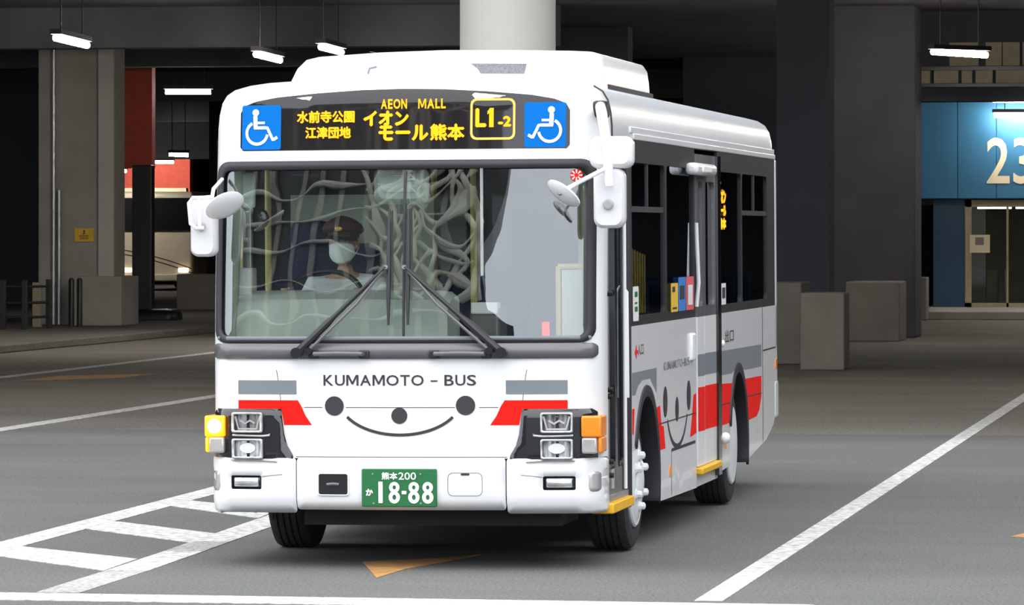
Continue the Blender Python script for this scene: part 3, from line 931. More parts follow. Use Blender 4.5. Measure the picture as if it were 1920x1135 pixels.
# ---- headlamp panels and lamps
for s in (-1, 1):
    bm = NB()
    pts = [(0.708, 0.925), (1.10, 0.925), (1.125, 0.905), (1.125, 0.635), (1.10, 0.625), (0.632, 0.622), (0.640, 0.660), (0.672, 0.715), (0.690, 0.78)]
    sheet(bm, [(s * x, z) for x, z in pts], front(0.006), 0.05)
    hp = obj('headlight_panel', bm, M['gloss'], bus, solid=0.008)
    for z0, z1, up in ((0.787, 0.905, True), (0.636, 0.752, False)):
        fx = lambda x, z: front(0.02)(x, z)
        a, b = (0.815, 1.0)
        bm = NB()
        x0, x1 = (s * b, s * a) if s < 0 else (a, b)
        p0, p1 = front(0.0)(x0, z0), front(0.0)(x1, z0)
        def LM(off, p0=p0, p1=p1, x0=x0, x1=x1):
            return lambda x, z: Vector((x, p0.y + (p1.y - p0.y) * (x - x0) / (x1 - x0) - off, z))
        sheet(bm, rrect(x0, x1, z0, z1, 0.012, 4), LM(0.028), 0.05, [rrect(x0 + 0.012, x1 - 0.012, z0 + 0.012, z1 - 0.012, 0.008, 4)])
        hl = obj('headlight', bm, M['lamp'], bus, solid=0.03)
        bm = NB()
        sheet(bm, rrect(x0 + 0.012, x1 - 0.012, z0 + 0.012, z1 - 0.012, 0.008, 4), lambda x, z, f=LM(0.018), c=(x0 + x1) / 2: f(x, z) + Vector((0, 0.010 * math.cos((x - c) * 70), 0)), 0.015)
        obj('lens', bm, M['lampdark'] if up else M['lamp'], hl)
        bm = NB()
        cx, cz = (x0 + x1) / 2, (z0 + z1) / 2
        if up:
            ribbon(bm, [(x0 + 0.018, z1 - 0.022), (x0 + 0.038, z0 + 0.022), (x1 - 0.038, z0 + 0.022), (x1 - 0.018, z1 - 0.022)], 0.012, LM(0.031))
            ribbon(bm, [(cx - 0.045, cz + 0.012), (cx - 0.015, cz - 0.006), (cx + 0.015, cz + 0.012), (cx + 0.045, cz - 0.004)], 0.012, LM(0.031))
        else:
            sheet(bm, circle(cx, cz + 0.004, 0.048, 0.030, 20), LM(0.031), 0.03)
        obj('reflector', bm, M['clear'] if up else M['rim'], hl)
    bm = NB()
    tube(bm, [front(0.02)(s * x, z) for x, z in ((1.0, 0.772), (0.9, 0.769), (0.81, 0.768), (0.775, 0.772), (0.775, 0.782))], 0.0075, 8)
    tube(bm, [front(0.02)(s * x, z) for x, z in ((1.01, 0.63), (0.86, 0.63), (0.73, 0.622))], 0.006, 8)
    obj('trim_bar', bm, M['steel'], hp)
    # corner indicator: wraps round the edge of the mask
    bm = NB()
    x0, x1 = 1.045, 1.19
    yb, yf_ = 0.30, 0.055
    def corner(bm, xa, xb, z0, z1, ya, yc, r=0.02):
        box(bm, min(s * xa, s * xb), max(s * xa, s * xb), ya, yc, z0, z1)
    corner(bm, 1.048, 1.166, 0.762, 0.885, 0.035, 0.26)
    corner(bm, 1.142, 1.166, 0.672, 0.762, 0.05, 0.26)
    ts = obj('turn_signal', bm, M['amberon'] if s < 0 else M['amber'], bus, bevel=0.012, seg=3)
    bm = NB()
    corner(bm, 1.050, 1.140, 0.668, 0.760, 0.037, 0.2)
    obj('clear_lens', bm, M['clear'], ts, bevel=0.012, seg=3)
    if s < 0:
        bm = NB()
        ellipsoid(bm, (-1.105, 0.028, 0.825), (0.042, 0.012, 0.042))
        obj('bulb', bm, M['bulb'], ts)

# ---- bumper: centre and two corner pieces
def bumper_y(x, z):
    y = 0.07 * x * x - 0.012
    d = HW + 0.004 - abs(x)
    if d < 0.13:
        y += 0.24 * (1 - math.sqrt(max(0, 1 - ((0.13 - max(d, 0)) / 0.13) ** 2)))
    if z < 0.42:
        y += 0.9 * (0.42 - z) ** 2 * 6
    if z > 0.615:
        y += (z - 0.615) * 0.35
    return y
BF = lambda off: (lambda x, z: Vector((x, bumper_y(x, z) - off, z)))
def bumper_piece(a, b, holes=()):
    bm = NB()
    xs = sorted(set([a, b] + [x for x in (-1.160, -1.157, -1.152, -1.145, -1.135, -1.122, -1.106, -1.085, -1.06, 1.06, 1.085, 1.106, 1.122, 1.135, 1.145, 1.152, 1.157, 1.160) if a <= x <= b]))
    ex = []
    for x in xs:
        for z in (0.345, 0.37, 0.395, 0.42, 0.46, 0.52, 0.58, 0.615):
            if a < x < b: ex.append((x, z))
    lo = 0.325 if max(abs(a), abs(b)) > 0.7 else 0.345
    sheet(bm, rrect(a, b, lo, 0.640, 0.018, 3), BF(0.0), 0.05, holes, ex)
    return obj('bumper', bm, M['white'], bus, solid=0.012)
FOGH = {s: rrect(min(s * 0.826, s * 1.012), max(s * 0.826, s * 1.012), 0.458, 0.538, 0.01, 3) for s in (-1, 1)}
bumper_piece(-0.612, 0.612)
bumper_piece(-HW - 0.004, -0.618, [FOGH[-1]])
bumper_piece(0.618, HW + 0.004, [FOGH[1]])
for s in (-1, 1):
    a, b = min(s * 0.828, s * 1.01), max(s * 0.828, s * 1.01)
    bm = NB()
    sheet(bm, rrect(a, b, 0.460, 0.536, 0.008, 3), BF(-0.022), 0.05)
    fl = obj('fog_lamp', bm, M['gloss'], bus, solid=0.03)
    bm = NB()
    sheet(bm, rrect(a + 0.018, b - 0.018, 0.474, 0.526, 0.006, 3), BF(0.001), 0.05)
    obj('lens', bm, M['lamp'], fl, solid=0.006)
    bm = NB()
    ribbon(bm, [(s * 0.70, 0.545), (s * 0.76, 0.540), (s * 0.824, 0.532)], 0.004, BF(0.008))
    obj('crease', bm, M['grey'], fl)
    bm = NB()
    a, b = min(s * 1.085, s * 1.14), max(s * 1.085, s * 1.14)
    sheet(bm, rrect(a, b, 0.448, 0.562, 0.02, 5), BF(0.006), 0.03)
    sl = obj('side_lamp', bm, M['clear'], bus, solid=0.01)
bm = NB(); sheet(bm, rrect(-0.482, -0.305, 0.430, 0.552, 0.014, 4), BF(0.009), 0.05)
th = obj('tow_recess', bm, M['gloss'], bus)
bm = NB(); tube(bm, [BF(0.012)(-0.43, 0.49), BF(0.022)(-0.39, 0.494), BF(0.012)(-0.36, 0.49)], 0.009, 8); obj('hook', bm, M['apron'], th)
bm = NB(); sheet(bm, rrect(-0.487, -0.300, 0.425, 0.557, 0.016, 4), BF(0.012), 0.05, [rrect(-0.480, -0.307, 0.432, 0.550, 0.012, 4)]); obj('recess_rim', bm, M['white'], th, solid=0.006)
bm = NB(); sheet(bm, rrect(0.278, 0.480, 0.425, 0.560, 0.03, 4), BF(0.008), 0.05, [rrect(0.2815, 0.4765, 0.4285, 0.5565, 0.027, 4)]); ht = obj('hatch_gap', bm, M['grey'], bus)
bm = NB(); sheet(bm, rrect(0.355, 0.405, 0.544, 0.556, 0.004, 2), BF(0.009), 0.05); obj('finger_slot', bm, M['ink'], ht)

# ---- licence plate
PF = lambda off: (lambda x, z: Vector((x, -0.034 - off, z)))
bm = NB(); box(bm, -0.222, 0.218, -0.034, -0.012, 0.363, 0.582); pt = obj('licence_plate', bm, M['green'], bus, bevel=0.006)
W0, H0 = 0.44, 0.219
def PR(u0, u1, v0, v1): return (-0.222 + u0 * W0, -0.222 + u1 * W0, 0.363 + v0 * H0, 0.363 + v1 * H0)
letters('lettering', '熊本', PR(0.268, 0.482, 0.715, 0.915), PF(0.003), M['picto'], pt, 0.0, 0.0018)
letters('lettering', '200', PR(0.493, 0.728, 0.715, 0.910), PF(0.003), M['picto'], pt, 0.012)
letters('lettering', 'か', PR(0.055, 0.155, 0.29, 0.48), PF(0.003), M['picto'], pt, 0.0, 0.0025)
def plate_rect(u0, u1, v0, v1):
    a = PR(u0, u1, v0, v1)
    bm = NB()
    sheet(bm, rrect(a[0], a[1], a[2], a[3], 0.003, 2), PF(0.003), 0.2)
    obj('lettering', bm, M['picto'], pt, smooth=False)
plate_rect(0.225, 0.283, 0.10, 0.665)
plate_rect(0.535, 0.598, 0.335, 0.425)
def eight(u):
    bm = NB()
    for cv, ru, rv, iu, iv in ((0.515, 0.070, 0.145, 0.022, 0.055), (0.255, 0.076, 0.165, 0.025, 0.068)):
        a = PR(u, u, cv, cv)
        sheet(bm, circle(a[0], a[2], ru * W0, rv * H0, 24), PF(0.003 + 0.0002 * (cv > 0.4)), 0.2, [circle(a[0], a[2], iu * W0, iv * H0, 16)])
    obj('lettering', bm, M['picto'], pt, smooth=False)
for u in (0.437, 0.697, 0.882): eight(u)
bm = NB()
for u, v in ((0.15, 0.86), (0.785, 0.86), (0.16, 0.09), (0.79, 0.09)):
    a = PR(u, u, v, v)
    lathe(bm, [(-0.006, 0.004), (0, 0.007)], (a[0], -0.034, a[2]), 'Y', 12)
obj('plate_bolt', bm, M['steel'], pt)

# ---- roof, gutter, rear, underside
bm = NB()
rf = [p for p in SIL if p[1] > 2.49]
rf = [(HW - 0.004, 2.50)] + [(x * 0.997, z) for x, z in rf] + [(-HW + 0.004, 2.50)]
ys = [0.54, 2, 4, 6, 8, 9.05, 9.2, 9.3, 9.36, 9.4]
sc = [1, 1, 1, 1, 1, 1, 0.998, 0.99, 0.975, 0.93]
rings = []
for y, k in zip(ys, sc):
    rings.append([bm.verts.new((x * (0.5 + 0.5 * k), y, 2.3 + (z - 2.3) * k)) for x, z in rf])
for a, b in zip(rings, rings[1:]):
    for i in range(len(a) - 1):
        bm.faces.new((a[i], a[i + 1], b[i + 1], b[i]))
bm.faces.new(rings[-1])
obj('roof', bm, M['roofshade'], bus, angle=50)
for s in (-1, 1):
    bm = NB()
    x0, x1 = (HW - 0.05, HW + 0.012)
    box(bm, min(s * x0, s * x1), max(s * x0, s * x1), 1.45 if s > 0 else 0.6, 9.32, 2.497, 2.535)
    box(bm, min(s * x0, s * (x1 - 0.006)), max(s * x0, s * (x1 - 0.006)), 1.35 if s > 0 else 0.6, 9.3, 2.535, 2.575)
    obj('gutter_rail', bm, M['side'], bus, bevel=0.006)
RM = lambda x, z: Vector((x, 9.42 - 0.05 * x * x - (0.10 if z > 2.45 else 0.0) * (z - 2.45) * 4, z))
bm = NB()
sheet(bm, rrect(-HW + 0.01, HW - 0.01, 0.45, 2.55, 0.08), RM, 0.2)
rp = obj('rear_panel', bm, M['side'], bus, solid=0.02)
bm = NB(); box(bm, -1.12, 1.12, 9.30, 9.33, 0.6, 2.5); obj('rear_bulkhead', bm, M['apron'], bus, smooth=False)
bm = NB(); box(bm, -0.82, 0.82, 0.32, 9.3, 0.40, 0.55); box(bm, -0.62, 0.9, 0.25, 0.9, 0.24, 0.40); box(bm, -0.9, 0.9, 2.6, 5.9, 0.26, 0.42)
tube(bm, [(-0.86, 1.88, 0.42), (0.86, 1.88, 0.42)], 0.07); tube(bm, [(-0.86, 6.68, 0.42), (0.86, 6.68, 0.42)], 0.09)
obj('chassis', bm, M['under'], bus, smooth=False)
bm = NB(); box(bm, -1.03, -0.88, 0.20, 0.24, 0.32, 0.40); tube(bm, [(-0.83, 0.35, 0.40), (-0.83, 0.35, 0.26)], 0.012, 6); obj('mud_flap', bm, M['under'], bus, smooth=False)

bm = NB()
tube(bm, [(x + 0.003, 0.565, z + 0.002) for x, z in half if 2.45 < z < 2.80], 0.007, 6)
obj('roof_seam', bm, M['rubber'], bus)

# ---- air conditioner housing on the roof
bm = NB()
prof = [(-0.985, 2.78), (-0.955, 2.87), (-0.915, 2.955), (-0.86, 3.006), (-0.78, 3.024), (-0.4, 3.046), (0, 3.056), (0.4, 3.052), (0.78, 3.042), (0.89, 3.036), (0.945, 3.020), (0.968, 2.985), (0.980, 2.90), (0.988, 2.78)]
rings = []
for y, k, dz in ((1.455, 0.985, -0.05), (1.462, 0.992, -0.03), (1.478, 0.998, -0.012), (1.51, 1.0, -0.002), (1.64, 1, 0), (2.5, 1, 0), (3.42, 1, 0), (3.52, 0.998, -0.006), (3.58, 0.99, -0.03), (3.62, 0.98, -0.08), (3.66, 0.97, -0.2)):
    rings.append([bm.verts.new((x * k, y, max(2.76, z + dz * (1 if z > 2.9 else 0.3)))) for x, z in prof])
for a, b in zip(rings, rings[1:]):
    for i in range(len(a) - 1):
        bm.faces.new((a[i], a[i + 1], b[i + 1], b[i]))
bm.faces.new(rings[0]); bm.faces.new(rings[-1])
ac = obj('air_conditioner', bm, M['white'], bus, angle=45)
bm = NB(); sheet(bm, [(0.17, 2.968), (0.515, 2.963), (0.50, 2.903), (0.23, 2.908), (0.215, 2.935)], lambda x, z: Vector((x, 1.448, z)), 0.05)
gm = mat('vent_mesh', (0.20, 0.20, 0.21), 0.6, vary=0.3, scale=120)
obj('vent_grille', bm, gm, ac, smooth=False)
bm = NB(); ribbon(bm, [(-0.465, 2.912), (-0.455, 2.945), (-0.41, 2.955)], 0.012, lambda x, z: Vector((x, 1.446, z)))
obj('bracket', bm, M['grey'], ac)
bm = NB(); box(bm, 0.90, 0.992, 1.62, 3.62, 2.80, 2.838); obj('base_seal', bm, M['rubber'], ac, smooth=False)
bm = NB()
for x in (-0.47, 0.40):
    ribbon(bm, [(x, 1.56), (x, 2.5), (x, 3.4)], 0.02, lambda u, v: Vector((u, v, 3.052)))
obj('seam', bm, M['grey'], ac)

# ---- right hand body side (towards the camera)
ARCH = ((1.93, 0.42), (6.78, 0.42))
R_A = 0.52
def arch_pts(c, z0, n=20):
    a = math.asin((z0 - c[1]) / R_A)
    return [(c[0] + R_A * math.cos(q), c[1] + R_A * math.sin(q)) for q in [math.pi - a - (math.pi - 2 * a) * k / n for k in range(n + 1)]]
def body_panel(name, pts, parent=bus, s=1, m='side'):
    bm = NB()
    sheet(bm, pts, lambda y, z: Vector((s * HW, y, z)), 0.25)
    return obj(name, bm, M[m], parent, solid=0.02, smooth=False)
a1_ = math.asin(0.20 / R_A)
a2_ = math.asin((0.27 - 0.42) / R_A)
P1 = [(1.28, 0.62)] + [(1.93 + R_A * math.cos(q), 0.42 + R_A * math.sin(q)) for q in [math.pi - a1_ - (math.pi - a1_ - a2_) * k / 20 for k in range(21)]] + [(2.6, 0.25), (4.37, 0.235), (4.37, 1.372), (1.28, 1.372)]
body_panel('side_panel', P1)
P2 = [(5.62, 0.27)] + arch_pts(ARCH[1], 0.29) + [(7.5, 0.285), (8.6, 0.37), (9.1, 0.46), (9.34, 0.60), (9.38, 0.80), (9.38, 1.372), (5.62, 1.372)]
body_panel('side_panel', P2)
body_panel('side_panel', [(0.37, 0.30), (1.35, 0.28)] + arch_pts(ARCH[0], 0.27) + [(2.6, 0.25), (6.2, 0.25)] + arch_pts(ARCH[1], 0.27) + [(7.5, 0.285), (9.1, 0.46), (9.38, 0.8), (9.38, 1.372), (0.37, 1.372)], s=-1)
for s in (-1, 1):
    for c in ARCH:
        bm = NB()
        n = 28
        prev = None
        for k in range(n + 1):
            q = math.radians(-18 + (216 if s < 0 else 174 if c is ARCH[0] else 182) * k / n)
            ring = []
            for x, r in ((HW - 0.30, R_A + 0.01), (HW + 0.014, R_A - 0.005), (HW + 0.020, R_A + 0.02), (HW + 0.016, R_A + 0.055), (HW + 0.002, R_A + 0.06)):
                ring.append(bm.verts.new((s * x, c[0] + r * math.cos(q), c[1] + r * math.sin(q))))
            if prev:
                for i in range(4):
                    bm.faces.new((prev[i], prev[i + 1], ring[i + 1], ring[i]))
            prev = ring
        obj('wheel_arch', bm, M['rubber'], bus, solid=0.01)
        bm = NB()
        sheet(bm, [(c[0] + (R_A + 0.02) * math.cos(q), c[1] - 0.12 + (R_A + 0.14) * math.sin(q)) for q in [math.pi * k / 20 for k in range(21)]], lambda y, z: Vector((s * (HW - 0.33), y, z)), 0.4)
        obj('wheelhouse', bm, M['under'], bus)

# band of windows: black frames and tinted panes
def frame_side(s, openings, y0, y1):
    bm = NB()
    hs = [rrect(a, b, c, d, 0.05, 4) for a, b, c, d in openings]
    sheet(bm, [(y0, 1.372), (y1, 1.372), (y1, 2.50), (y0, 2.50)], lambda y, z: Vector((s * (HW - 0.004), y, z)), 0.3, hs)
    f = obj('window_frame', bm, M['framecol'], bus, solid=0.02, smooth=False)
    for a, b, c, d in openings:
        bm = NB()
        sheet(bm, [(a - 0.01, c - 0.01), (b + 0.01, c - 0.01), (b + 0.01, d + 0.01), (a - 0.01, d + 0.01)], lambda y, z: Vector((s * (HW - 0.008), y, z)), 2)
        obj('pane', bm, M['tinted'], f, smooth=False)
frame_side(1, [(1.36, 2.86, 1.43, 2.36), (2.96, 4.30, 1.43, 2.36)], 1.28, 4.37)
frame_side(1, [(5.70, 7.05, 1.43, 2.36), (7.12, 8.75, 1.43, 2.36)], 5.62, 9.30)
frame_side(-1, [(0.55, 1.55, 1.43, 2.36), (1.65, 3.3, 1.43, 2.36), (3.4, 5.1, 1.43, 2.36), (5.2, 6.9, 1.43, 2.36), (7.0, 8.75, 1.43, 2.36)], 0.40, 9.30)
for a, b in ((1.36, 2.86), (7.12, 8.75)):
    bm = NB()
    box(bm, HW - 0.008, HW + 0.001, a, b, 2.06, 2.095)
    obj('sliding_window_rail', bm, M['rubber'], bus, smooth=False)
    bm = NB()
    box(bm, HW - 0.008, HW + 0.001, (a + b) / 2 - 0.02, (a + b) / 2 + 0.02, 2.095, 2.36)
    obj('window_bar', bm, M['rubber'], bus, smooth=False)
bm = NB(); box(bm, HW - 0.03, HW + 0.01, 9.28, 9.40, 1.0, 2.5); obj('corner_pillar', bm, M['side'], bus, bevel=0.02, seg=3)

# front door
bm = NB()
hs = [rrect(0.42, 0.76, 0.55, 2.32, 0.04, 4), rrect(0.86, 1.16, 0.55, 2.32, 0.04, 4)]
sheet(bm, [(0.36, 0.37), (1.24, 0.35), (1.24, 2.50), (0.36, 2.50)], lambda y, z: Vector((HW - 0.03, y, z)), 0.3, hs)
fd = obj('front_door', bm, M['gloss'], bus, solid=0.03, smooth=False)
for a, b in ((0.42, 0.76), (0.86, 1.16)):
    bm = NB(); sheet(bm, [(a, 0.55), (b, 0.55), (b, 2.32), (a, 2.32)], side(-0.03), 3); obj('door_pane', bm, M['tinted'], fd, smooth=False)
bm = NB(); tube(bm, [(HW + 0.02, 0.93, 0.42), (HW + 0.02, 0.93, 2.1)], 0.012, 10); tube(bm, [(HW + 0.0, 1.16, 0.95), (HW + 0.0, 1.16, 1.58), (HW - 0.02, 1.16, 1.62)], [0.014, 0.012, 0.004], 8); obj('door_rail', bm, M['white'], fd)
bm = NB()
for z in (0.52, 0.60, 0.98, 1.02, 1.58): tube(bm, [(HW - 0.02, 0.50, z), (HW + 0.012, 0.50, z)], 0.016, 10)
obj('hinge', bm, M['black'], fd)
bm = NB(); box(bm, HW - 0.05, HW + 0.012, 1.215, 1.285, 0.29, 2.50); obj('door_pillar', bm, M['rubber'], bus, bevel=0.015, seg=3)
bm = NB(); box(bm, HW - 0.10, HW + 0.035, 0.34, 1.20, 0.305, 0.365); obj('door_step', bm, M['yellow'], bus, bevel=0.008)
bm = NB(); box(bm, HW - 0.10, HW + 0.0, 0.40, 1.20, 0.365, 0.40); obj('door_sill', bm, M['steel'], bus, smooth=False)

# middle folding door
bm = NB(); box(bm, HW - 0.03, HW + 0.004, 4.375, 4.43, 0.235, 2.46); box(bm, HW - 0.03, HW + 0.03, 5.46, 5.64, 0.26, 2.46); obj('door_post', bm, M['gloss'], bus, smooth=False)
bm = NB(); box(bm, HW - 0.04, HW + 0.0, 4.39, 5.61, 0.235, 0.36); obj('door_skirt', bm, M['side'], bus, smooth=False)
for y0, y1 in ((4.435, 4.80), (4.815, 5.46)):
    bm = NB()
    hs = [rrect(y0 + 0.09, y1 - 0.06, 1.44, 2.28, 0.05, 4)]
    sheet(bm, [(y0, 0.37), (y1, 0.37), (y1, 1.37), (y0, 1.37)], lambda y, z: Vector((HW + 0.004, y, z)), 0.3)
    md = obj('middle_door', bm, M['doorlit'], bus, solid=0.02, smooth=False)
    bm = NB()
    sheet(bm, [(y0, 1.372), (y1, 1.372), (y1, 2.46), (y0, 2.46)], lambda y, z: Vector((HW + 0.002, y, z)), 0.3, hs)
    obj('door_frame', bm, M['apron'], md, solid=0.02, smooth=False)
    bm = NB(); sheet(bm, [(y0 + 0.09, 1.44), (y1 - 0.06, 1.44), (y1 - 0.06, 2.28), (y0 + 0.09, 2.28)], side(-0.006), 3); obj('door_pane', bm, M['tinted'], md, smooth=False)
    bm = NB(); sheet(bm, [(y0, 0.975), (y1, 0.97), (y1, 1.115), (y0, 1.12)], side(0.0155), 0.5); obj('grey_band', bm, M['grey'], md, smooth=False)
    bm = NB(); sheet(bm, [(y0, 0.605), (y1, 0.60), (y1, 0.895), (y0, 0.90)], side(0.0155), 0.5); obj('red_band', bm, M['red'], md, smooth=False)
bm = NB(); tube(bm, [(HW + 0.012, 4.40, 1.44), (HW + 0.025, 4.41, 1.6), (HW + 0.012, 4.40, 2.0)], 0.014, 8); obj('door_seal', bm, M['rim'], bus)
bm = NB(); box(bm, HW - 0.05, HW + 0.05, 4.42, 5.47, 0.315, 0.365); obj('door_step', bm, M['yellow'], bus, bevel=0.012)
bm = NB(); ellipsoid(bm, (HW + 0.03, 5.85, 0.50), (0.032, 0.05, 0.04)); obj('door_knob', bm, M['picto'], bus)
bm = NB(); box(bm, HW - 0.0, HW + 0.09, 3.92, 4.95, 2.315, 2.395); dl_ = obj('door_lamp', bm, M['side'], bus, bevel=0.03, seg=3)
bm = NB(); box(bm, HW + 0.02, HW + 0.098, 4.15, 4.6, 2.33, 2.38); obj('lens', bm, M['picto'], dl_, bevel=0.01)
bm = NB(); box(bm, HW, HW + 0.03, 4.05, 4.22, 1.09, 1.27); obj('speaker_grille', bm, M['picto'], bus, bevel=0.012)

# side markings
SF = side(0.0125)
bm = NB(); sheet(bm, [(1.30, 0.955), (1.44, 0.955), (1.56, 1.005), (1.75, 1.035), (2.10, 1.035), (2.28, 0.975), (2.40, 0.935), (2.40, 1.092), (1.30, 1.092)], side(0.0108), 0.5); obj('grey_band', bm, M['grey'], bus, smooth=False)
bm = NB(); sheet(bm, [(1.30, 0.72), (1.36, 0.72), (1.40, 0.875), (1.30, 0.875)], side(0.0108), 0.5); obj('red_band', bm, M['red'], bus, smooth=False)
bm = NB(); sheet(bm, [(2.40, 0.845), (2.56, 0.85), (2.62, 0.72), (2.72, 0.715), (2.80, 0.57), (2.53, 0.57), (2.52, 0.5), (2.47, 0.72)], side(0.0108), 0.5); obj('red_band', bm, M['red'], bus, smooth=False)
bm = NB(); sheet(bm, [(4.12, 0.69), (4.22, 0.86), (4.37, 0.865), (4.37, 0.60), (4.03, 0.585)], side(0.0108), 0.5); obj('red_band', bm, M['red'], bus, smooth=False)
ac2 = [(6.78 + 0.575 * math.cos(math.radians(q)), 0.42 + 0.575 * math.sin(math.radians(q))) for q in (68, 80, 90, 100, 112)]
bm = NB(); sheet(bm, [(8.28, 0.930), (8.28, 1.095), (5.63, 1.110), (5.63, 0.940), (6.4, 0.937)] + ac2[::-1] + [(7.2, 0.935)], side(0.0108), 0.5); obj('grey_band', bm, M['grey'], bus, smooth=False)
bm = NB(); sheet(bm, [(5.63, 0.59), (6.22, 0.59), (6.28, 0.72), (6.41, 0.865), (5.63, 0.885)], side(0.0108), 0.5); obj('red_band', bm, M['red'], bus, smooth=False)
bm = NB(); sheet(bm, [(7.36, 0.56), (7.95, 0.57), (8.12, 0.61), (8.26, 0.70), (8.28, 0.86), (7.15, 0.87), (7.28, 0.72)], side(0.0108), 0.5); obj('red_band', bm, M['red'], bus, smooth=False)
chars('KUMAMOTO-BUS', (2.74, 4.02, 1.064, 1.116), SF, M['grey'], bus, 0.0)
for y in (2.80, 3.97):
    bm = NB(); sheet(bm, circle(y, 0.865, 0.098), SF, 0.2); obj('smile_eye', bm, M['ink'], bus, smooth=False)
bm = NB(); sheet(bm, circle(3.37, 0.797, 0.080), SF, 0.2); obj('smile_nose', bm, M['ink'], bus, smooth=False)
bm = NB(); mouth(bm, 2.90, 3.88, 0.745, 0.560, 0.030, SF); obj('smile_mouth', bm, M['ink'], bus, smooth=False)
SG = side(0.0115)
gap([(2.50, 0.735), (4.36, 0.735)], 0.008, SG)
gap([(3.09, 0.545), (4.30, 0.545)], 0.020, SG)
gap([(3.09, 0.545), (3.09, 0.26)], 0.012, SG)
gap([(8.36, 1.37), (8.36, 0.36)], 0.02, SG)
gap([(8.40, 1.045), (9.25, 1.05)], 0.012, SG)
gap([(5.64, 0.735), (6.27, 0.73)], 0.008, SG)
gap([(7.30, 0.735), (8.28, 0.73)], 0.008, SG)
for y, z0, z1 in ((3.02, 0.38, 0.45), (5.98, 0.42, 0.50), (9.30, 0.88, 0.96)):
    bm = NB()
    box(bm, HW, HW + 0.015, y - 0.05, y + 0.05, z0, z1)
    obj('side_reflector', bm, M['amber'], bus, bevel=0.006)
bm = NB(); box(bm, HW - 0.05, HW + 0.015, 9.20, 9.44, 0.50, 0.80); obj('rear_bumper', bm, M['white'], bus, bevel=0.03, seg=3)
def side_note(name, y0, y1, z0, z1, m, inner=None):
    bm = NB(); sheet(bm, rrect(y0, y1, z0, z1, 0.015, 3), side(0.009), 0.5)
    o = obj(name, bm, M[m], bus, smooth=False)
    if inner:
        bm = NB()
        for a, b, c, d in inner:
            sheet(bm, [(y0 + a * (y1 - y0), z0 + c * (z1 - z0)), (y0 + b * (y1 - y0), z0 + c * (z1 - z0)), (y0 + b * (y1 - y0), z0 + d * (z1 - z0)), (y0 + a * (y1 - y0), z0 + d * (z1 - z0))], side(0.0115), 0.5)
        obj('print', bm, inner_m[name_key(name, m)], o, smooth=False)
    return o
inner_m = {'a': M['ink'], 'b': M['picto'], 'c': M['green']}
def name_key(n, m): return 'b' if m in ('blue', 'stkred') else ('c' if n == 'entrance_sticker' else 'a')
M['stkred'] = mat('sticker_pink', (0.75, 0.12, 0.14), 0.5, vary=0.03)
M['stkblue'] = mat('sticker_blue', (0.04, 0.22, 0.62), 0.5, vary=0.03)
M['stkyel'] = mat('sticker_yellow', (0.80, 0.50, 0.06), 0.5, vary=0.03)
e = side_note('entrance_sticker', 1.37, 1.62, 1.40, 1.61, 'picto', [(0.3, 0.75, 0.7, 0.85), (0.3, 0.7, 0.5, 0.55), (0.3, 0.75, 0.28, 0.42)])
side_note('notice_sticker', 3.12, 3.47, 1.425, 1.61, 'stkyel', [(0.2, 0.55, 0.7, 0.88), (0.2, 0.8, 0.1, 0.16)])
side_note('notice_sticker', 3.49, 3.86, 1.425, 1.645, 'stkblue', [(0.2, 0.8, 0.35, 0.75)])
side_note('notice_sticker', 3.88, 4.28, 1.425, 1.645, 'stkred', [(0.2, 0.8, 0.15, 0.75)])
side_note('notice_sticker', 5.80, 6.08, 1.43, 1.58, 'picto', [(0.2, 0.8, 0.3, 0.8)])
bm = NB()
sheet(bm, [(1.42, 1.215), (1.50, 1.26), (1.50, 1.225), (1.56, 1.225), (1.56, 1.205), (1.50, 1.205), (1.50, 1.17)], side(0.0125), 0.3)
obj('entrance_arrow', bm, M['red'], bus, smooth=False)
letters('lettering', '入口', (1.55, 1.80, 1.19, 1.26), SF, M['ink'], bus, 0.0)
letters('lettering', '出口', (6.0, 6.5, 1.16, 1.25), SF, M['ink'], bus, 0.0)
bm = NB(); ellipsoid(bm, (HW + 0.014, 5.85, 1.16), (0.014, 0.035, 0.024)); obj('door_button', bm, M['picto'], bus)


# side route sign behind the rear window
bm = NB(); box(bm, HW - 0.08, HW - 0.03, 5.62, 6.60, 1.93, 2.36); ss = obj('side_route_sign', bm, M['gloss'], bus, smooth=False)
SL = side(-0.027)
M['led2'] = emission('orange_side_led', (1.0, 0.37, 0.015), 2.0)
letters('lettering', 'L1-2', (5.70, 6.12, 2.275, 2.345), SL, M['led2'], ss, 0.0, 0.006)
letters('lettering', 'イオン', (6.0, 6.42, 2.14, 2.24), SL, M['led2'], ss, 0.0, 0.006)
letters('lettering', 'モール', (6.0, 6.42, 2.05, 2.13), SL, M['led2'], ss, 0.0, 0.006)
letters('lettering', '熊本', (6.0, 6.42, 1.955, 2.04), SL, M['led2'], ss, 0.0, 0.006)

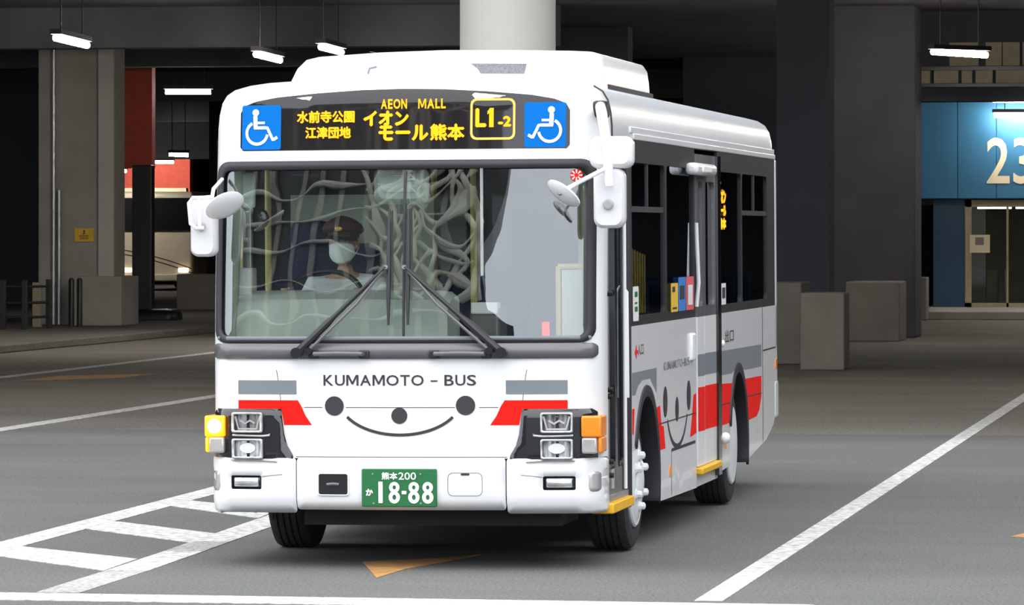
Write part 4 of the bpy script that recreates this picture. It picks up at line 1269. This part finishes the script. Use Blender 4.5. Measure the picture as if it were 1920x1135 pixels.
# ---- wheels
def wheel(x, y, s, front_w):
    c = (x, y, 0.42)
    bm = NB()
    prof = [(-0.115, 0.27), (-0.122, 0.31), (-0.125, 0.37), (-0.112, 0.405), (-0.085, 0.418)]
    for g in (-0.06, -0.02, 0.02, 0.06):
        prof += [(g - 0.006, 0.420), (g - 0.005, 0.410), (g + 0.005, 0.410), (g + 0.006, 0.420)]
    prof += [(0.085, 0.418), (0.112, 0.405), (0.125, 0.37), (0.122, 0.31), (0.115, 0.27)]
    w = obj('wheel', lathe(bm, prof, c, 'X', 48, s), M['tyre'], bus, angle=30)
    bm = NB()
    if front_w:
        p = [(0.06, 0.285), (0.128, 0.284), (0.137, 0.272), (0.134, 0.258), (0.140, 0.235), (0.150, 0.20), (0.152, 0.12), (0.165, 0.11), (0.175, 0.07), (0.178, 0.01)]
    else:
        p = [(0.06, 0.285), (0.128, 0.284), (0.137, 0.272), (0.136, 0.255), (0.142, 0.20), (0.146, 0.12), (0.15, 0.06), (0.152, 0.01)]
    obj('rim', lathe(bm, p, c, 'X', 48, s), M['rim'], w, angle=30)
    if front_w:
        for k in range(6):
            q = 2 * math.pi * (k + 0.5) / 6
            bm = NB()
            lathe(bm, [(0.148, 0.034), (0.158, 0.034), (0.162, 0.024), (0.185, 0.022), (0.192, 0.010)], (c[0], y + 0.155 * math.cos(q), 0.42 + 0.155 * math.sin(q)), 'X', 8, s)
            obj('wheel_nut', bm, M['rim'], w, angle=30)
    return w
for s in (-1, 1):
    wheel(s * 0.985, 1.80, s, True)
    wheel(s * 1.01, 6.60, s, False)

# ---- mirrors
def rr_solid(bm, cx, cz, w, h, y, d, r, rot=None):
    pts = rrect(-w / 2, w / 2, -h / 2, h / 2, r, 5)
    prof = [(0, 0.80), (0.012, 0.90), (0.03, 0.97), (d * 0.6, 1.0), (d, 0.99)]
    rings = [[bm.verts.new((px * k, t, pz * (1 - (1 - k) * w / h))) for px, pz in pts] for t, k in prof]
    n = len(pts)
    for a, b in zip(rings, rings[1:]):
        for i in range(n): bm.faces.new((a[i], a[(i + 1) % n], b[(i + 1) % n], b[i]))
    bm.faces.new(rings[0]); bm.faces.new(rings[-1][::-1])
    vs = [v for r_ in rings for v in r_]
    mt = Matrix.Translation((cx, y, cz)) @ (rot or Matrix.Identity(4))
    bmesh.ops.transform(bm, matrix=mt, verts=vs)
    return mt
# nearside: tall mirror, short upper mirror, round kerb mirror on a thin arm
bm = NB(); tube(bm, [(1.135, 0.30, 2.66), (1.185, -0.05, 2.655), (1.215, -0.22, 2.62), (1.245, -0.24, 2.45), (1.262, -0.24, 2.20)], [0.03, 0.03, 0.032, 0.03, 0.026], 12)
ma = obj('mirror_arm', bm, M['white'], bus)
bm = NB(); box(bm, 1.09, 1.17, 0.26, 0.44, 2.60, 2.70); obj('bracket', bm, M['black'], ma, bevel=0.02)
bm = NB(); rr_solid(bm, 1.262, 2.392, 0.255, 0.185, -0.20, 0.10, 0.05); mu = obj('upper_mirror', bm, M['white'], bus, angle=30)
bm = NB(); sheet(bm, rrect(1.15, 1.37, 2.315, 2.47, 0.04), lambda x, z: Vector((x, -0.098, z)), 0.2); obj('mirror_glass', bm, M['chrome'], mu)
bm = NB(); mt = rr_solid(bm, 1.248, 2.132, 0.185, 0.345, -0.19, 0.09, 0.055); mm = obj('side_mirror', bm, M['side'], bus, angle=30)
bm = NB(); sheet(bm, rrect(1.172, 1.325, 1.975, 2.29, 0.04), lambda x, z: Vector((x, -0.098, z)), 0.2); obj('mirror_glass', bm, M['chrome'], mm)
bm = NB(); lathe(bm, [(-0.03, 0.022), (-0.012, 0.03), (0.01, 0.03)], (1.248, -0.19, 2.095), 'Y', 16); obj('ball_joint', bm, M['steel'], mm)
bm = NB(); tube(bm, [(1.245, -0.25, 2.30), (1.10, -0.29, 2.225), (1.01, -0.31, 2.175)], [0.014, 0.013, 0.012], 10); tk = obj('kerb_mirror_arm', bm, M['white'], bus)
bm = NB()
n = 40
def dish(bm, c, rot, R):
    vs0 = len(bm.verts)
    rings = []
    for t, r in ((-0.022, 0.18), (-0.018, 0.55), (-0.006, 0.88), (0.006, 1.0), (0.016, 0.97)):
        rings.append([bm.verts.new((R * r * math.cos(2 * math.pi * k / n), t, R * r * math.sin(2 * math.pi * k / n))) for k in range(n)])
    for a, b in zip(rings, rings[1:]):
        for k in range(n): bm.faces.new((a[k], a[(k + 1) % n], b[(k + 1) % n], b[k]))
    bm.faces.new(rings[0]); bm.faces.new(rings[-1][::-1])
    bmesh.ops.transform(bm, matrix=Matrix.Translation(c) @ rot, verts=[v for r_ in rings for v in r_])
dish(bm, Vector((1.006, -0.32, 2.152)), Matrix.Rotation(math.radians(35), 4, 'Y') @ Matrix.Rotation(math.radians(66), 4, 'X'), 0.112)
km = obj('kerb_mirror', bm, M['white'], bus)
bm = NB(); lathe(bm, [(-0.05, 0.012), (-0.02, 0.02), (0.0, 0.02)], (0.998, -0.33, 2.165), 'Y', 12); obj('joint', bm, M['steel'], km)
# offside: looped tube arm, tall mirror and round mirror
bm = NB()
tube(bm, [(-1.08, 0.16, 2.26), (-1.09, -0.02, 2.20), (-1.06, -0.18, 2.155), (-1.10, -0.22, 2.15), (-1.165, -0.22, 2.15), (-1.188, -0.22, 2.12), (-1.178, -0.22, 2.0), (-1.150, -0.22, 1.975), (-1.10, -0.22, 1.975)], 0.012, 10)
tube(bm, [(-1.13, -0.22, 2.15), (-1.125, -0.22, 1.975)], 0.012, 8)
oa = obj('mirror_arm', bm, M['white'], bus)
bm = NB(); rr_solid(bm, -1.135, 1.985, 0.155, 0.350, -0.12, 0.09, 0.045); om = obj('side_mirror', bm, M['side'], bus, angle=30)
bm = NB(); sheet(bm, rrect(-1.195, -1.075, 1.83, 2.14, 0.03), lambda x, z: Vector((x, -0.028, z)), 0.2); obj('mirror_glass', bm, M['chrome'], om)
bm = NB(); lathe(bm, [(-0.03, 0.02), (-0.012, 0.026), (0.01, 0.026)], (-1.14, -0.12, 1.985), 'Y', 16); obj('ball_joint', bm, M['steel'], om)
bm = NB(); dish(bm, Vector((-0.965, -0.26, 2.098)), Matrix.Rotation(math.radians(-32), 4, 'Y') @ Matrix.Rotation(math.radians(64), 4, 'X'), 0.118); obj('kerb_mirror', bm, M['white'], bus)

# ================================================================== inside the bus
bm = NB(); box(bm, -0.81, 0.81, 0.9, 9.3, 0.55, 0.60); box(bm, -1.12, -0.15, 0.45, 1.75, 0.60, 0.74); obj('cabin_floor', bm, M['busfloor'], bus, smooth=False)
bm = NB(); box(bm, -1.0, 1.0, 0.62, 9.2, 2.46, 2.49); box(bm, -0.98, 0.98, 0.40, 0.60, 2.40, 2.47); obj('cabin_ceiling', bm, M['liner'], bus, smooth=False)
# dashboard
bm = NB()
pr = [(0.24, 1.10), (0.22, 1.32), (0.235, 1.50), (0.27, 1.545), (0.42, 1.585), (0.60, 1.595), (0.66, 1.57), (0.68, 1.10)]
rings = []
for x, k in ((-1.085, 0.97), (-1.06, 1.0), (-0.55, 1.0), (0.14, 1.0), (0.20, 0.985), (0.235, 0.93)):
    rings.append([bm.verts.new((x, 0.45 + (y - 0.45) * k + (0.05 * x * x), 1.10 + (z - 1.10) * k + (0.012 * math.cos(x * 1.6 + 0.8)))) for y, z in pr])
for a, b in zip(rings, rings[1:]):
    for i in range(len(a)): bm.faces.new((a[i], a[(i + 1) % len(a)], b[(i + 1) % len(a)], b[i]))
bm.faces.new(rings[0]); bm.faces.new(rings[-1])
db = obj('dashboard', bm, M['dash'], bus, angle=35)
bm = NB(); box(bm, -1.08, 1.06, 0.18, 0.36, 1.18, 1.335); obj('front_shelf', bm, M['dash'], bus, bevel=0.02)
bm = NB()
tube(bm, [Vector((-0.63, 0.80, 1.535)) + Vector((0.25 * math.cos(q), 0.19 * math.sin(q), 0.165 * math.sin(q) * -1 if False else 0)) + Vector((0, 0, 0.18 * math.sin(q))) for q in [2 * math.pi * k / 36 for k in range(37)]], 0.016, 10, cap=False)
sw = obj('steering_wheel', bm, M['black'], bus)
bm = NB()
for q in (math.pi / 2 + 2.2, math.pi / 2 - 2.2, math.pi / 2 + math.pi):
    tube(bm, [(-0.63, 0.80, 1.52), (-0.63 + 0.25 * math.cos(q), 0.80 + 0.19 * math.sin(q), 1.535 + 0.18 * math.sin(q))], 0.014, 8)
lathe(bm, [(-0.02, 0.05), (0.02, 0.06)], (-0.63, 0.80, 1.52), 'Z', 16)
tube(bm, [(-0.63, 0.80, 1.51), (-0.63, 0.62, 0.80)], 0.03, 10)
obj('hub', bm, M['black'], sw)
# driver's seat
bm = NB(); box(bm, -0.86, -0.30, 1.05, 1.55, 1.02, 1.14); ds = obj('driver_seat', bm, M['seatblue'], bus, bevel=0.05, seg=3)
bm = NB(); box(bm, -0.98, -0.42, 1.50, 1.62, 1.10, 1.88); box(bm, -0.98, -0.72, 1.50, 1.62, 1.85, 2.02); obj('backrest', bm, M['seatblue'], ds, bevel=0.06, seg=4)
bm = NB(); lathe(bm, [(0, 0.2), (0.28, 0.12)], (-0.58, 1.3, 0.74), 'Z', 20); obj('pedestal', bm, M['black'], ds)
bm = NB(); box(bm, -1.02, -0.12, 1.76, 1.79, 0.74, 2.18); obj('partition', bm, M['liner'], bus, smooth=False)
# pillars, poles, visors, mirrors
for s in (-1, 1):
    bm = NB()
    tube(bm, [(s * 1.07, 0.27, 1.2), (s * 1.055, 0.33, 1.8), (s * 1.03, 0.40, 2.45)], 0.042, 10); obj('inner_pillar', bm, M['liner'], bus)
for pts in ([(-1.06, 1.3, 1.2), (-1.06, 1.3, 2.46)], [(0.12, 1.8, 0.6), (0.12, 1.8, 2.46)], [(0.86, 1.35, 0.6), (0.86, 1.35, 2.46)], [(0.45, 4.3, 0.6), (0.45, 4.3, 2.46)], [(-0.42, 3.4, 0.6), (-0.42, 3.4, 2.46)]):
    bm = NB(); tube(bm, pts, 0.02, 10); obj('pole', bm, M['pole'], bus)
bm = NB(); tube(bm, [(0.84, 0.55, 1.74), (1.06, 0.55, 1.74)], 0.016, 8); tube(bm, [(0.84, 0.55, 0.6), (0.84, 0.55, 1.74)], 0.016, 8); obj('guard_rail', bm, M['pole'], bus)
bm = NB(); box(bm, 0.86, 1.04, 0.56, 0.60, 0.6, 1.72); obj('guard_panel', bm, M['dash'], bus, smooth=False)
bm = NB(); box(bm, -1.06, -0.93, 0.36, 0.40, 2.09, 2.30); obj('sun_visor', bm, M['grip'], bus, bevel=0.02, seg=3)
bm = NB(); box(bm, -1.085, -0.965, 0.42, 0.56, 1.58, 1.74); obj('paper_box', bm, M['picto'], bus, bevel=0.008)
bm = NB(); rr_solid(bm, -0.03, 2.215, 0.325, 0.215, 0.20, 0.06, 0.05); im = obj('inner_mirror', bm, M['grip'], bus, angle=30)
bm = NB(); sheet(bm, rrect(-0.155, 0.095, 2.175, 2.275, 0.048), lambda x, z: Vector((x, 0.196, z)), 0.2, [rrect(-0.15, 0.09, 2.18, 2.27, 0.044)]); obj('groove', bm, M['steel'], im, smooth=False)
bm = NB(); box(bm, 0.012, 0.062, 0.185, 0.195, 2.245, 2.305); st = obj('number_tag', bm, M['picto'], im, smooth=False)
letters('lettering', '2', (0.030, 0.048, 2.26, 2.292), lambda x, z: Vector((x, 0.183, z)), M['ink'], im, 0.0)
for c, r in (((0.875, 0.50, 2.03), (0.035, 0.02, 0.075)), ((-0.93, 0.5, 2.03), (0.055, 0.02, 0.062))):
    bm = NB(); ellipsoid(bm, c, r); obj('inner_round_mirror', bm, M['gloss'], bus)
bm = NB(); box(bm, 0.785, 0.825, 0.28, 0.32, 1.335, 1.42); obj('indicator_lamp', bm, mat('red_lamp', (0.7, 0.02, 0.02), 0.4, emit=(1, 0.05, 0.03), es=0.25), bus, bevel=0.006)
bm = NB(); box(bm, 0.30, 0.48, 0.62, 0.9, 0.6, 1.50); fb = obj('fare_box', bm, M['apron'], bus, bevel=0.02)
bm = NB(); box(bm, 0.31, 0.47, 0.60, 0.72, 1.46, 1.53); obj('fare_tray', bm, M['picto'], fb, bevel=0.01)
bm = NB()
sheet(bm, circle(1.012, 2.268, 0.036), front(0.008 - 0.012), 0.05)
sb = obj('round_sticker', bm, M['red'], bus)
bm = NB()
for k in range(8):
    q = k * math.pi / 4
    sheet(bm, [(1.012 + r * math.cos(q + a), 2.268 + r * math.sin(q + a)) for r, a in ((0.012, -0.2), (0.033, -0.16), (0.033, 0.16), (0.012, 0.2))], front(-0.002), 0.05)
obj('print', bm, M['picto'], sb, smooth=False)
# passenger seats
seat_proto = None
for x, y in ((0.68, 2.6), (-0.68, 2.6), (-0.68, 3.5), (0.68, 3.45), (-0.68, 5.6), (0.68, 6.3), (-0.68, 6.6), (0.68, 7.3), (-0.68, 7.6), (0.68, 8.3), (-0.68, 8.5)):
    bm = NB(); box(bm, x - 0.38, x + 0.38, y - 0.2, y + 0.22, 0.98, 1.08); ps = obj('passenger_seat', bm, M['seatblue'], bus, bevel=0.03)
    bm = NB(); box(bm, x - 0.38, x + 0.38, y + 0.2, y + 0.30, 1.0, 1.62); obj('backrest', bm, M['seatblue'], ps, bevel=0.04, seg=3)
    bm = NB(); box(bm, x - 0.3, x + 0.3, y - 0.1, y + 0.1, 0.6, 0.98); obj('seat_base', bm, M['apron'], ps, smooth=False)
bm = NB()
for i in range(14):
    a, b = 1.55 + i * 0.055, 1.55 + (i + 1) * 0.055
    box(bm, 1.10 + 0.012 * (i % 2), 1.112 + 0.012 * (i % 2), a - 0.08, b - 0.08, 1.44, 1.85 - 0.004 * i)
obj('window_curtain', bm, mat('olive_curtain', (0.85, 0.68, 0.22), 0.9, vary=0.25, scale=14), bus, smooth=False)

# ================================================================== the driver
def skin_mesh(nodes, edges, sub=2):
    me = bpy.data.meshes.new('figure')
    names = list(nodes)
    me.from_pydata([nodes[n][0] for n in names], [(names.index(a), names.index(b)) for a, b in edges], [])
    o = bpy.data.objects.new('figure', me)
    COL.objects.link(o)
    o.modifiers.new('skin', 'SKIN')
    for v, n in zip(me.skin_vertices[0].data, names):
        r = nodes[n][1]
        v.radius = r if isinstance(r, tuple) else (r, r)
        v.use_root = False
    me.skin_vertices[0].data[0].use_root = True
    s = o.modifiers.new('smooth', 'SUBSURF')
    s.levels = s.render_levels = sub
    bpy.context.view_layer.update()
    dg = bpy.context.evaluated_depsgraph_get()
    res = bpy.data.meshes.new_from_object(o.evaluated_get(dg))
    bpy.data.objects.remove(o, do_unlink=True)
    return res

DX = -0.575
drv = thing('person', 'bus driver in white shirt, white mask and dark cap behind the windscreen', 'person', (DX, 1.30, 0.74))
def R_(x, y, z): return (DX + x, y, z)
N = {'pelvis': (R_(0, 1.33, 1.20), 0.13), 'waist': (R_(0, 1.32, 1.33), 0.125), 'chest': (R_(0, 1.28, 1.52), (0.15, 0.125)), 'collar': (R_(0, 1.25, 1.63), 0.085), 'neck': (R_(0, 1.21, 1.69), 0.055), 'throat': (R_(0, 1.19, 1.76), 0.055)}
ED = [('pelvis', 'waist'), ('waist', 'chest'), ('chest', 'collar'), ('collar', 'neck'), ('neck', 'throat')]
for s, t in ((-1, 'a'), (1, 'b')):
    hx = -0.055 + s * 0.235
    N['sh' + t] = (R_(s * 0.18, 1.25, 1.60), 0.07)
    N['el' + t] = (R_(s * 0.27, 1.10, 1.36), 0.050)
    N['fo' + t] = (R_(hx * 0.6 + s * 0.1, 0.97, 1.45), 0.043)
    N['wr' + t] = (R_(hx, 0.86, 1.555), 0.030)
    N['pa' + t] = (R_(hx, 0.80, 1.575), (0.024, 0.042))
    N['hip' + t] = (R_(s * 0.10, 1.26, 1.16), 0.095)
    N['kn' + t] = (R_(s * 0.16, 0.92, 1.17), 0.062)
    N['an' + t] = (R_(s * 0.15, 0.90, 0.82), 0.042)
    N['toe' + t] = (R_(s * 0.15, 0.76, 0.775), 0.035)
    ED += [('collar', 'sh' + t), ('sh' + t, 'el' + t), ('el' + t, 'fo' + t), ('fo' + t, 'wr' + t), ('wr' + t, 'pa' + t), ('pelvis', 'hip' + t), ('hip' + t, 'kn' + t), ('kn' + t, 'an' + t), ('an' + t, 'toe' + t)]
bm = NB()
bm.from_mesh(skin_mesh(N, ED))
# fingers close round the rim of the wheel
for s, t in ((-1, 'a'), (1, 'b')):
    c = Vector(N['pa' + t][0])
    for k in range(4):
        b0 = c + Vector((s * -0.004, -0.012 + 0.002 * k, 0.030 - 0.020 * k))
        L = (0.034, 0.039, 0.036, 0.028)[k]
        tube(bm, [b0 + Vector((0, 0.02, 0)), b0 + Vector((s * 0.012, -L * 0.6, 0.0)), b0 + Vector((-s * 0.012, -L * 1.1, 0)), b0 + Vector((-s * 0.030, -L * 0.75, 0))], [0.0095, 0.009, 0.0085, 0.0065], 8)
    tube(bm, [c + Vector((-s * 0.01, 0.02, 0.02)), c + Vector((-s * 0.032, -0.005, 0.034)), c + Vector((-s * 0.040, -0.03, 0.032))], [0.012, 0.010, 0.008], 8)
# head: skull, jaw, nose, ears
HC = Vector((DX, 1.155, 1.875))
vs = ellipsoid(bm, HC + Vector((0, 0.01, 0.02)), (0.078, 0.098, 0.112), nu=28, nv=20)
ellipsoid(bm, HC + Vector((0, -0.025, -0.06)), (0.062, 0.072, 0.075), nu=24, nv=16)
ellipsoid(bm, HC + Vector((0, -0.092, -0.012)), (0.013, 0.018, 0.026))
for s in (-1, 1):
    ellipsoid(bm, HC + Vector((s * 0.082, 0.015, -0.01)), (0.012, 0.022, 0.032))
    ellipsoid(bm, HC + Vector((s * 0.03, -0.082, 0.025)), (0.022, 0.012, 0.007))
body = obj('body', bm, M['skin'], None)
rm = body.modifiers.new('merge', 'REMESH'); rm.mode = 'VOXEL'; rm.voxel_size = 0.007; rm.use_smooth_shade = True
sm = body.modifiers.new('soften', 'SMOOTH'); sm.factor = 0.5; sm.iterations = 4
def wear(o):
    o.parent = drv
    o.matrix_parent_inverse = Matrix.Translation(-Vector(drv.location))
    return o
wear(body)
bm = NB()
for s in (-1, 1): ellipsoid(bm, HC + Vector((s * 0.031, -0.083, 0.014)), (0.014, 0.010, 0.007))
wear(obj('eye', bm, M['picto'], None))
bm = NB()
for s in (-1, 1): ellipsoid(bm, HC + Vector((s * 0.031, -0.091, 0.014)), (0.006, 0.004, 0.006))
wear(obj('iris', bm, M['hair'], None))
bm = NB(); ellipsoid(bm, HC + Vector((0, 0.022, 0.02)), (0.086, 0.098, 0.105)); 
bmesh.ops.delete(bm, geom=[v for v in bm.verts if v.co.y < HC.y - 0.005 or v.co.z < HC.z - 0.05], context='VERTS')
wear(obj('hair', bm, M['hair'], None))
# shirt and trousers
S = {k: (N[k][0], tuple(q + 0.032 for q in (N[k][1] if isinstance(N[k][1], tuple) else (N[k][1],) * 2))) for k in ('pelvis', 'waist', 'chest', 'collar', 'sha', 'shb', 'ela', 'elb', 'foa', 'fob')}
S['nk'] = (R_(0, 1.225, 1.665), 0.066)
bm = NB(); bm.from_mesh(skin_mesh(S, [('pelvis', 'waist'), ('waist', 'chest'), ('chest', 'collar'), ('collar', 'nk'), ('collar', 'sha'), ('sha', 'ela'), ('ela', 'foa'), ('collar', 'shb'), ('shb', 'elb'), ('elb', 'fob')]))
wear(obj('shirt', bm, M['shirt'], None, angle=180))
S = {k: (N[k][0], tuple(q + 0.018 for q in (N[k][1] if isinstance(N[k][1], tuple) else (N[k][1],) * 2))) for k in ('pelvis', 'hipa', 'hipb', 'kna', 'knb', 'ana', 'anb')}
bm = NB(); bm.from_mesh(skin_mesh(S, [('pelvis', 'hipa'), ('hipa', 'kna'), ('kna', 'ana'), ('pelvis', 'hipb'), ('hipb', 'knb'), ('knb', 'anb')]))
wear(obj('trousers', bm, M['trousers'], None, angle=180))
# face mask
bm = NB()
def mk(u, v):
    a = u * 1.25
    taper = 1 - 0.35 * max(0, -v) ** 2
    return HC + Vector((0.082 * math.sin(a) * taper, -0.030 - 0.104 * math.cos(a) * (1 - 0.12 * v * v) + 0.02, -0.052 + 0.066 * v))
sheet(bm, [(-1, 0.45), (-0.75, 0.75), (-0.3, 0.95), (0, 1.0), (0.3, 0.95), (0.75, 0.75), (1, 0.45), (1, -0.35), (0.7, -0.8), (0.3, -1.0), (-0.3, -1.0), (-0.7, -0.8), (-1, -0.35)], mk, 0.12)
wear(obj('face_mask', bm, M['mask'], None, solid=0.004))
bm = NB()
for s in (-1, 1):
    tube(bm, [mk(s, 0.4), HC + Vector((s * 0.088, 0.025, 0.0)), HC + Vector((s * 0.09, 0.04, -0.02)), mk(s, -0.3)], 0.0022, 6)
wear(obj('mask_loop', bm, M['mask'], None))
# peaked cap: crown, band, peak, badge
bm = NB()
rings = []
for z, k, dy in ((0.040, 1.0, 0), (0.060, 1.04, 0), (0.064, 1.15, -0.004), (0.074, 1.34, -0.012), (0.092, 1.36, -0.014), (0.118, 1.2, -0.014), (0.142, 0.86, -0.012), (0.156, 0.45, -0.008), (0.159, 0.15, -0.006)):
    rings.append([bm.verts.new(HC + Vector((0.092 * k * math.cos(q), 0.008 + dy + 0.108 * k * math.sin(q), z - 0.012 * math.sin(q)))) for q in [2 * math.pi * i / 32 for i in range(32)]])
for a, b in zip(rings, rings[1:]):
    for i in range(32): bm.faces.new((a[i], a[(i + 1) % 32], b[(i + 1) % 32], b[i]))
bm.faces.new(rings[-1])
cp = wear(obj('cap', bm, M['cap'], None, angle=60))
bm = NB()
rings = []
for k, dz in ((1.0, 0.046), (1.25, 0.040), (1.45, 0.026), (1.5, 0.016)):
    rings.append([bm.verts.new(HC + Vector((0.092 * math.cos(q) * (1 + (k - 1) * 0.35), 0.008 + 0.108 * math.sin(q) * k, dz))) for q in [math.radians(200 + 140 * i / 16) for i in range(17)]])
for a, b in zip(rings, rings[1:]):
    for i in range(16): bm.faces.new((a[i], a[i + 1], b[i + 1], b[i]))
obj('peak', bm, M['gloss'], None, solid=0.004)
pk = bpy.data.objects['peak']; pk.parent = cp
bm = NB(); ellipsoid(bm, HC + Vector((0, -0.146, 0.092)), (0.024, 0.008, 0.018)); bg = obj('badge', bm, mat('brass_badge', (0.75, 0.5, 0.15), 0.35, metal=0.6), None); bg.parent = cp
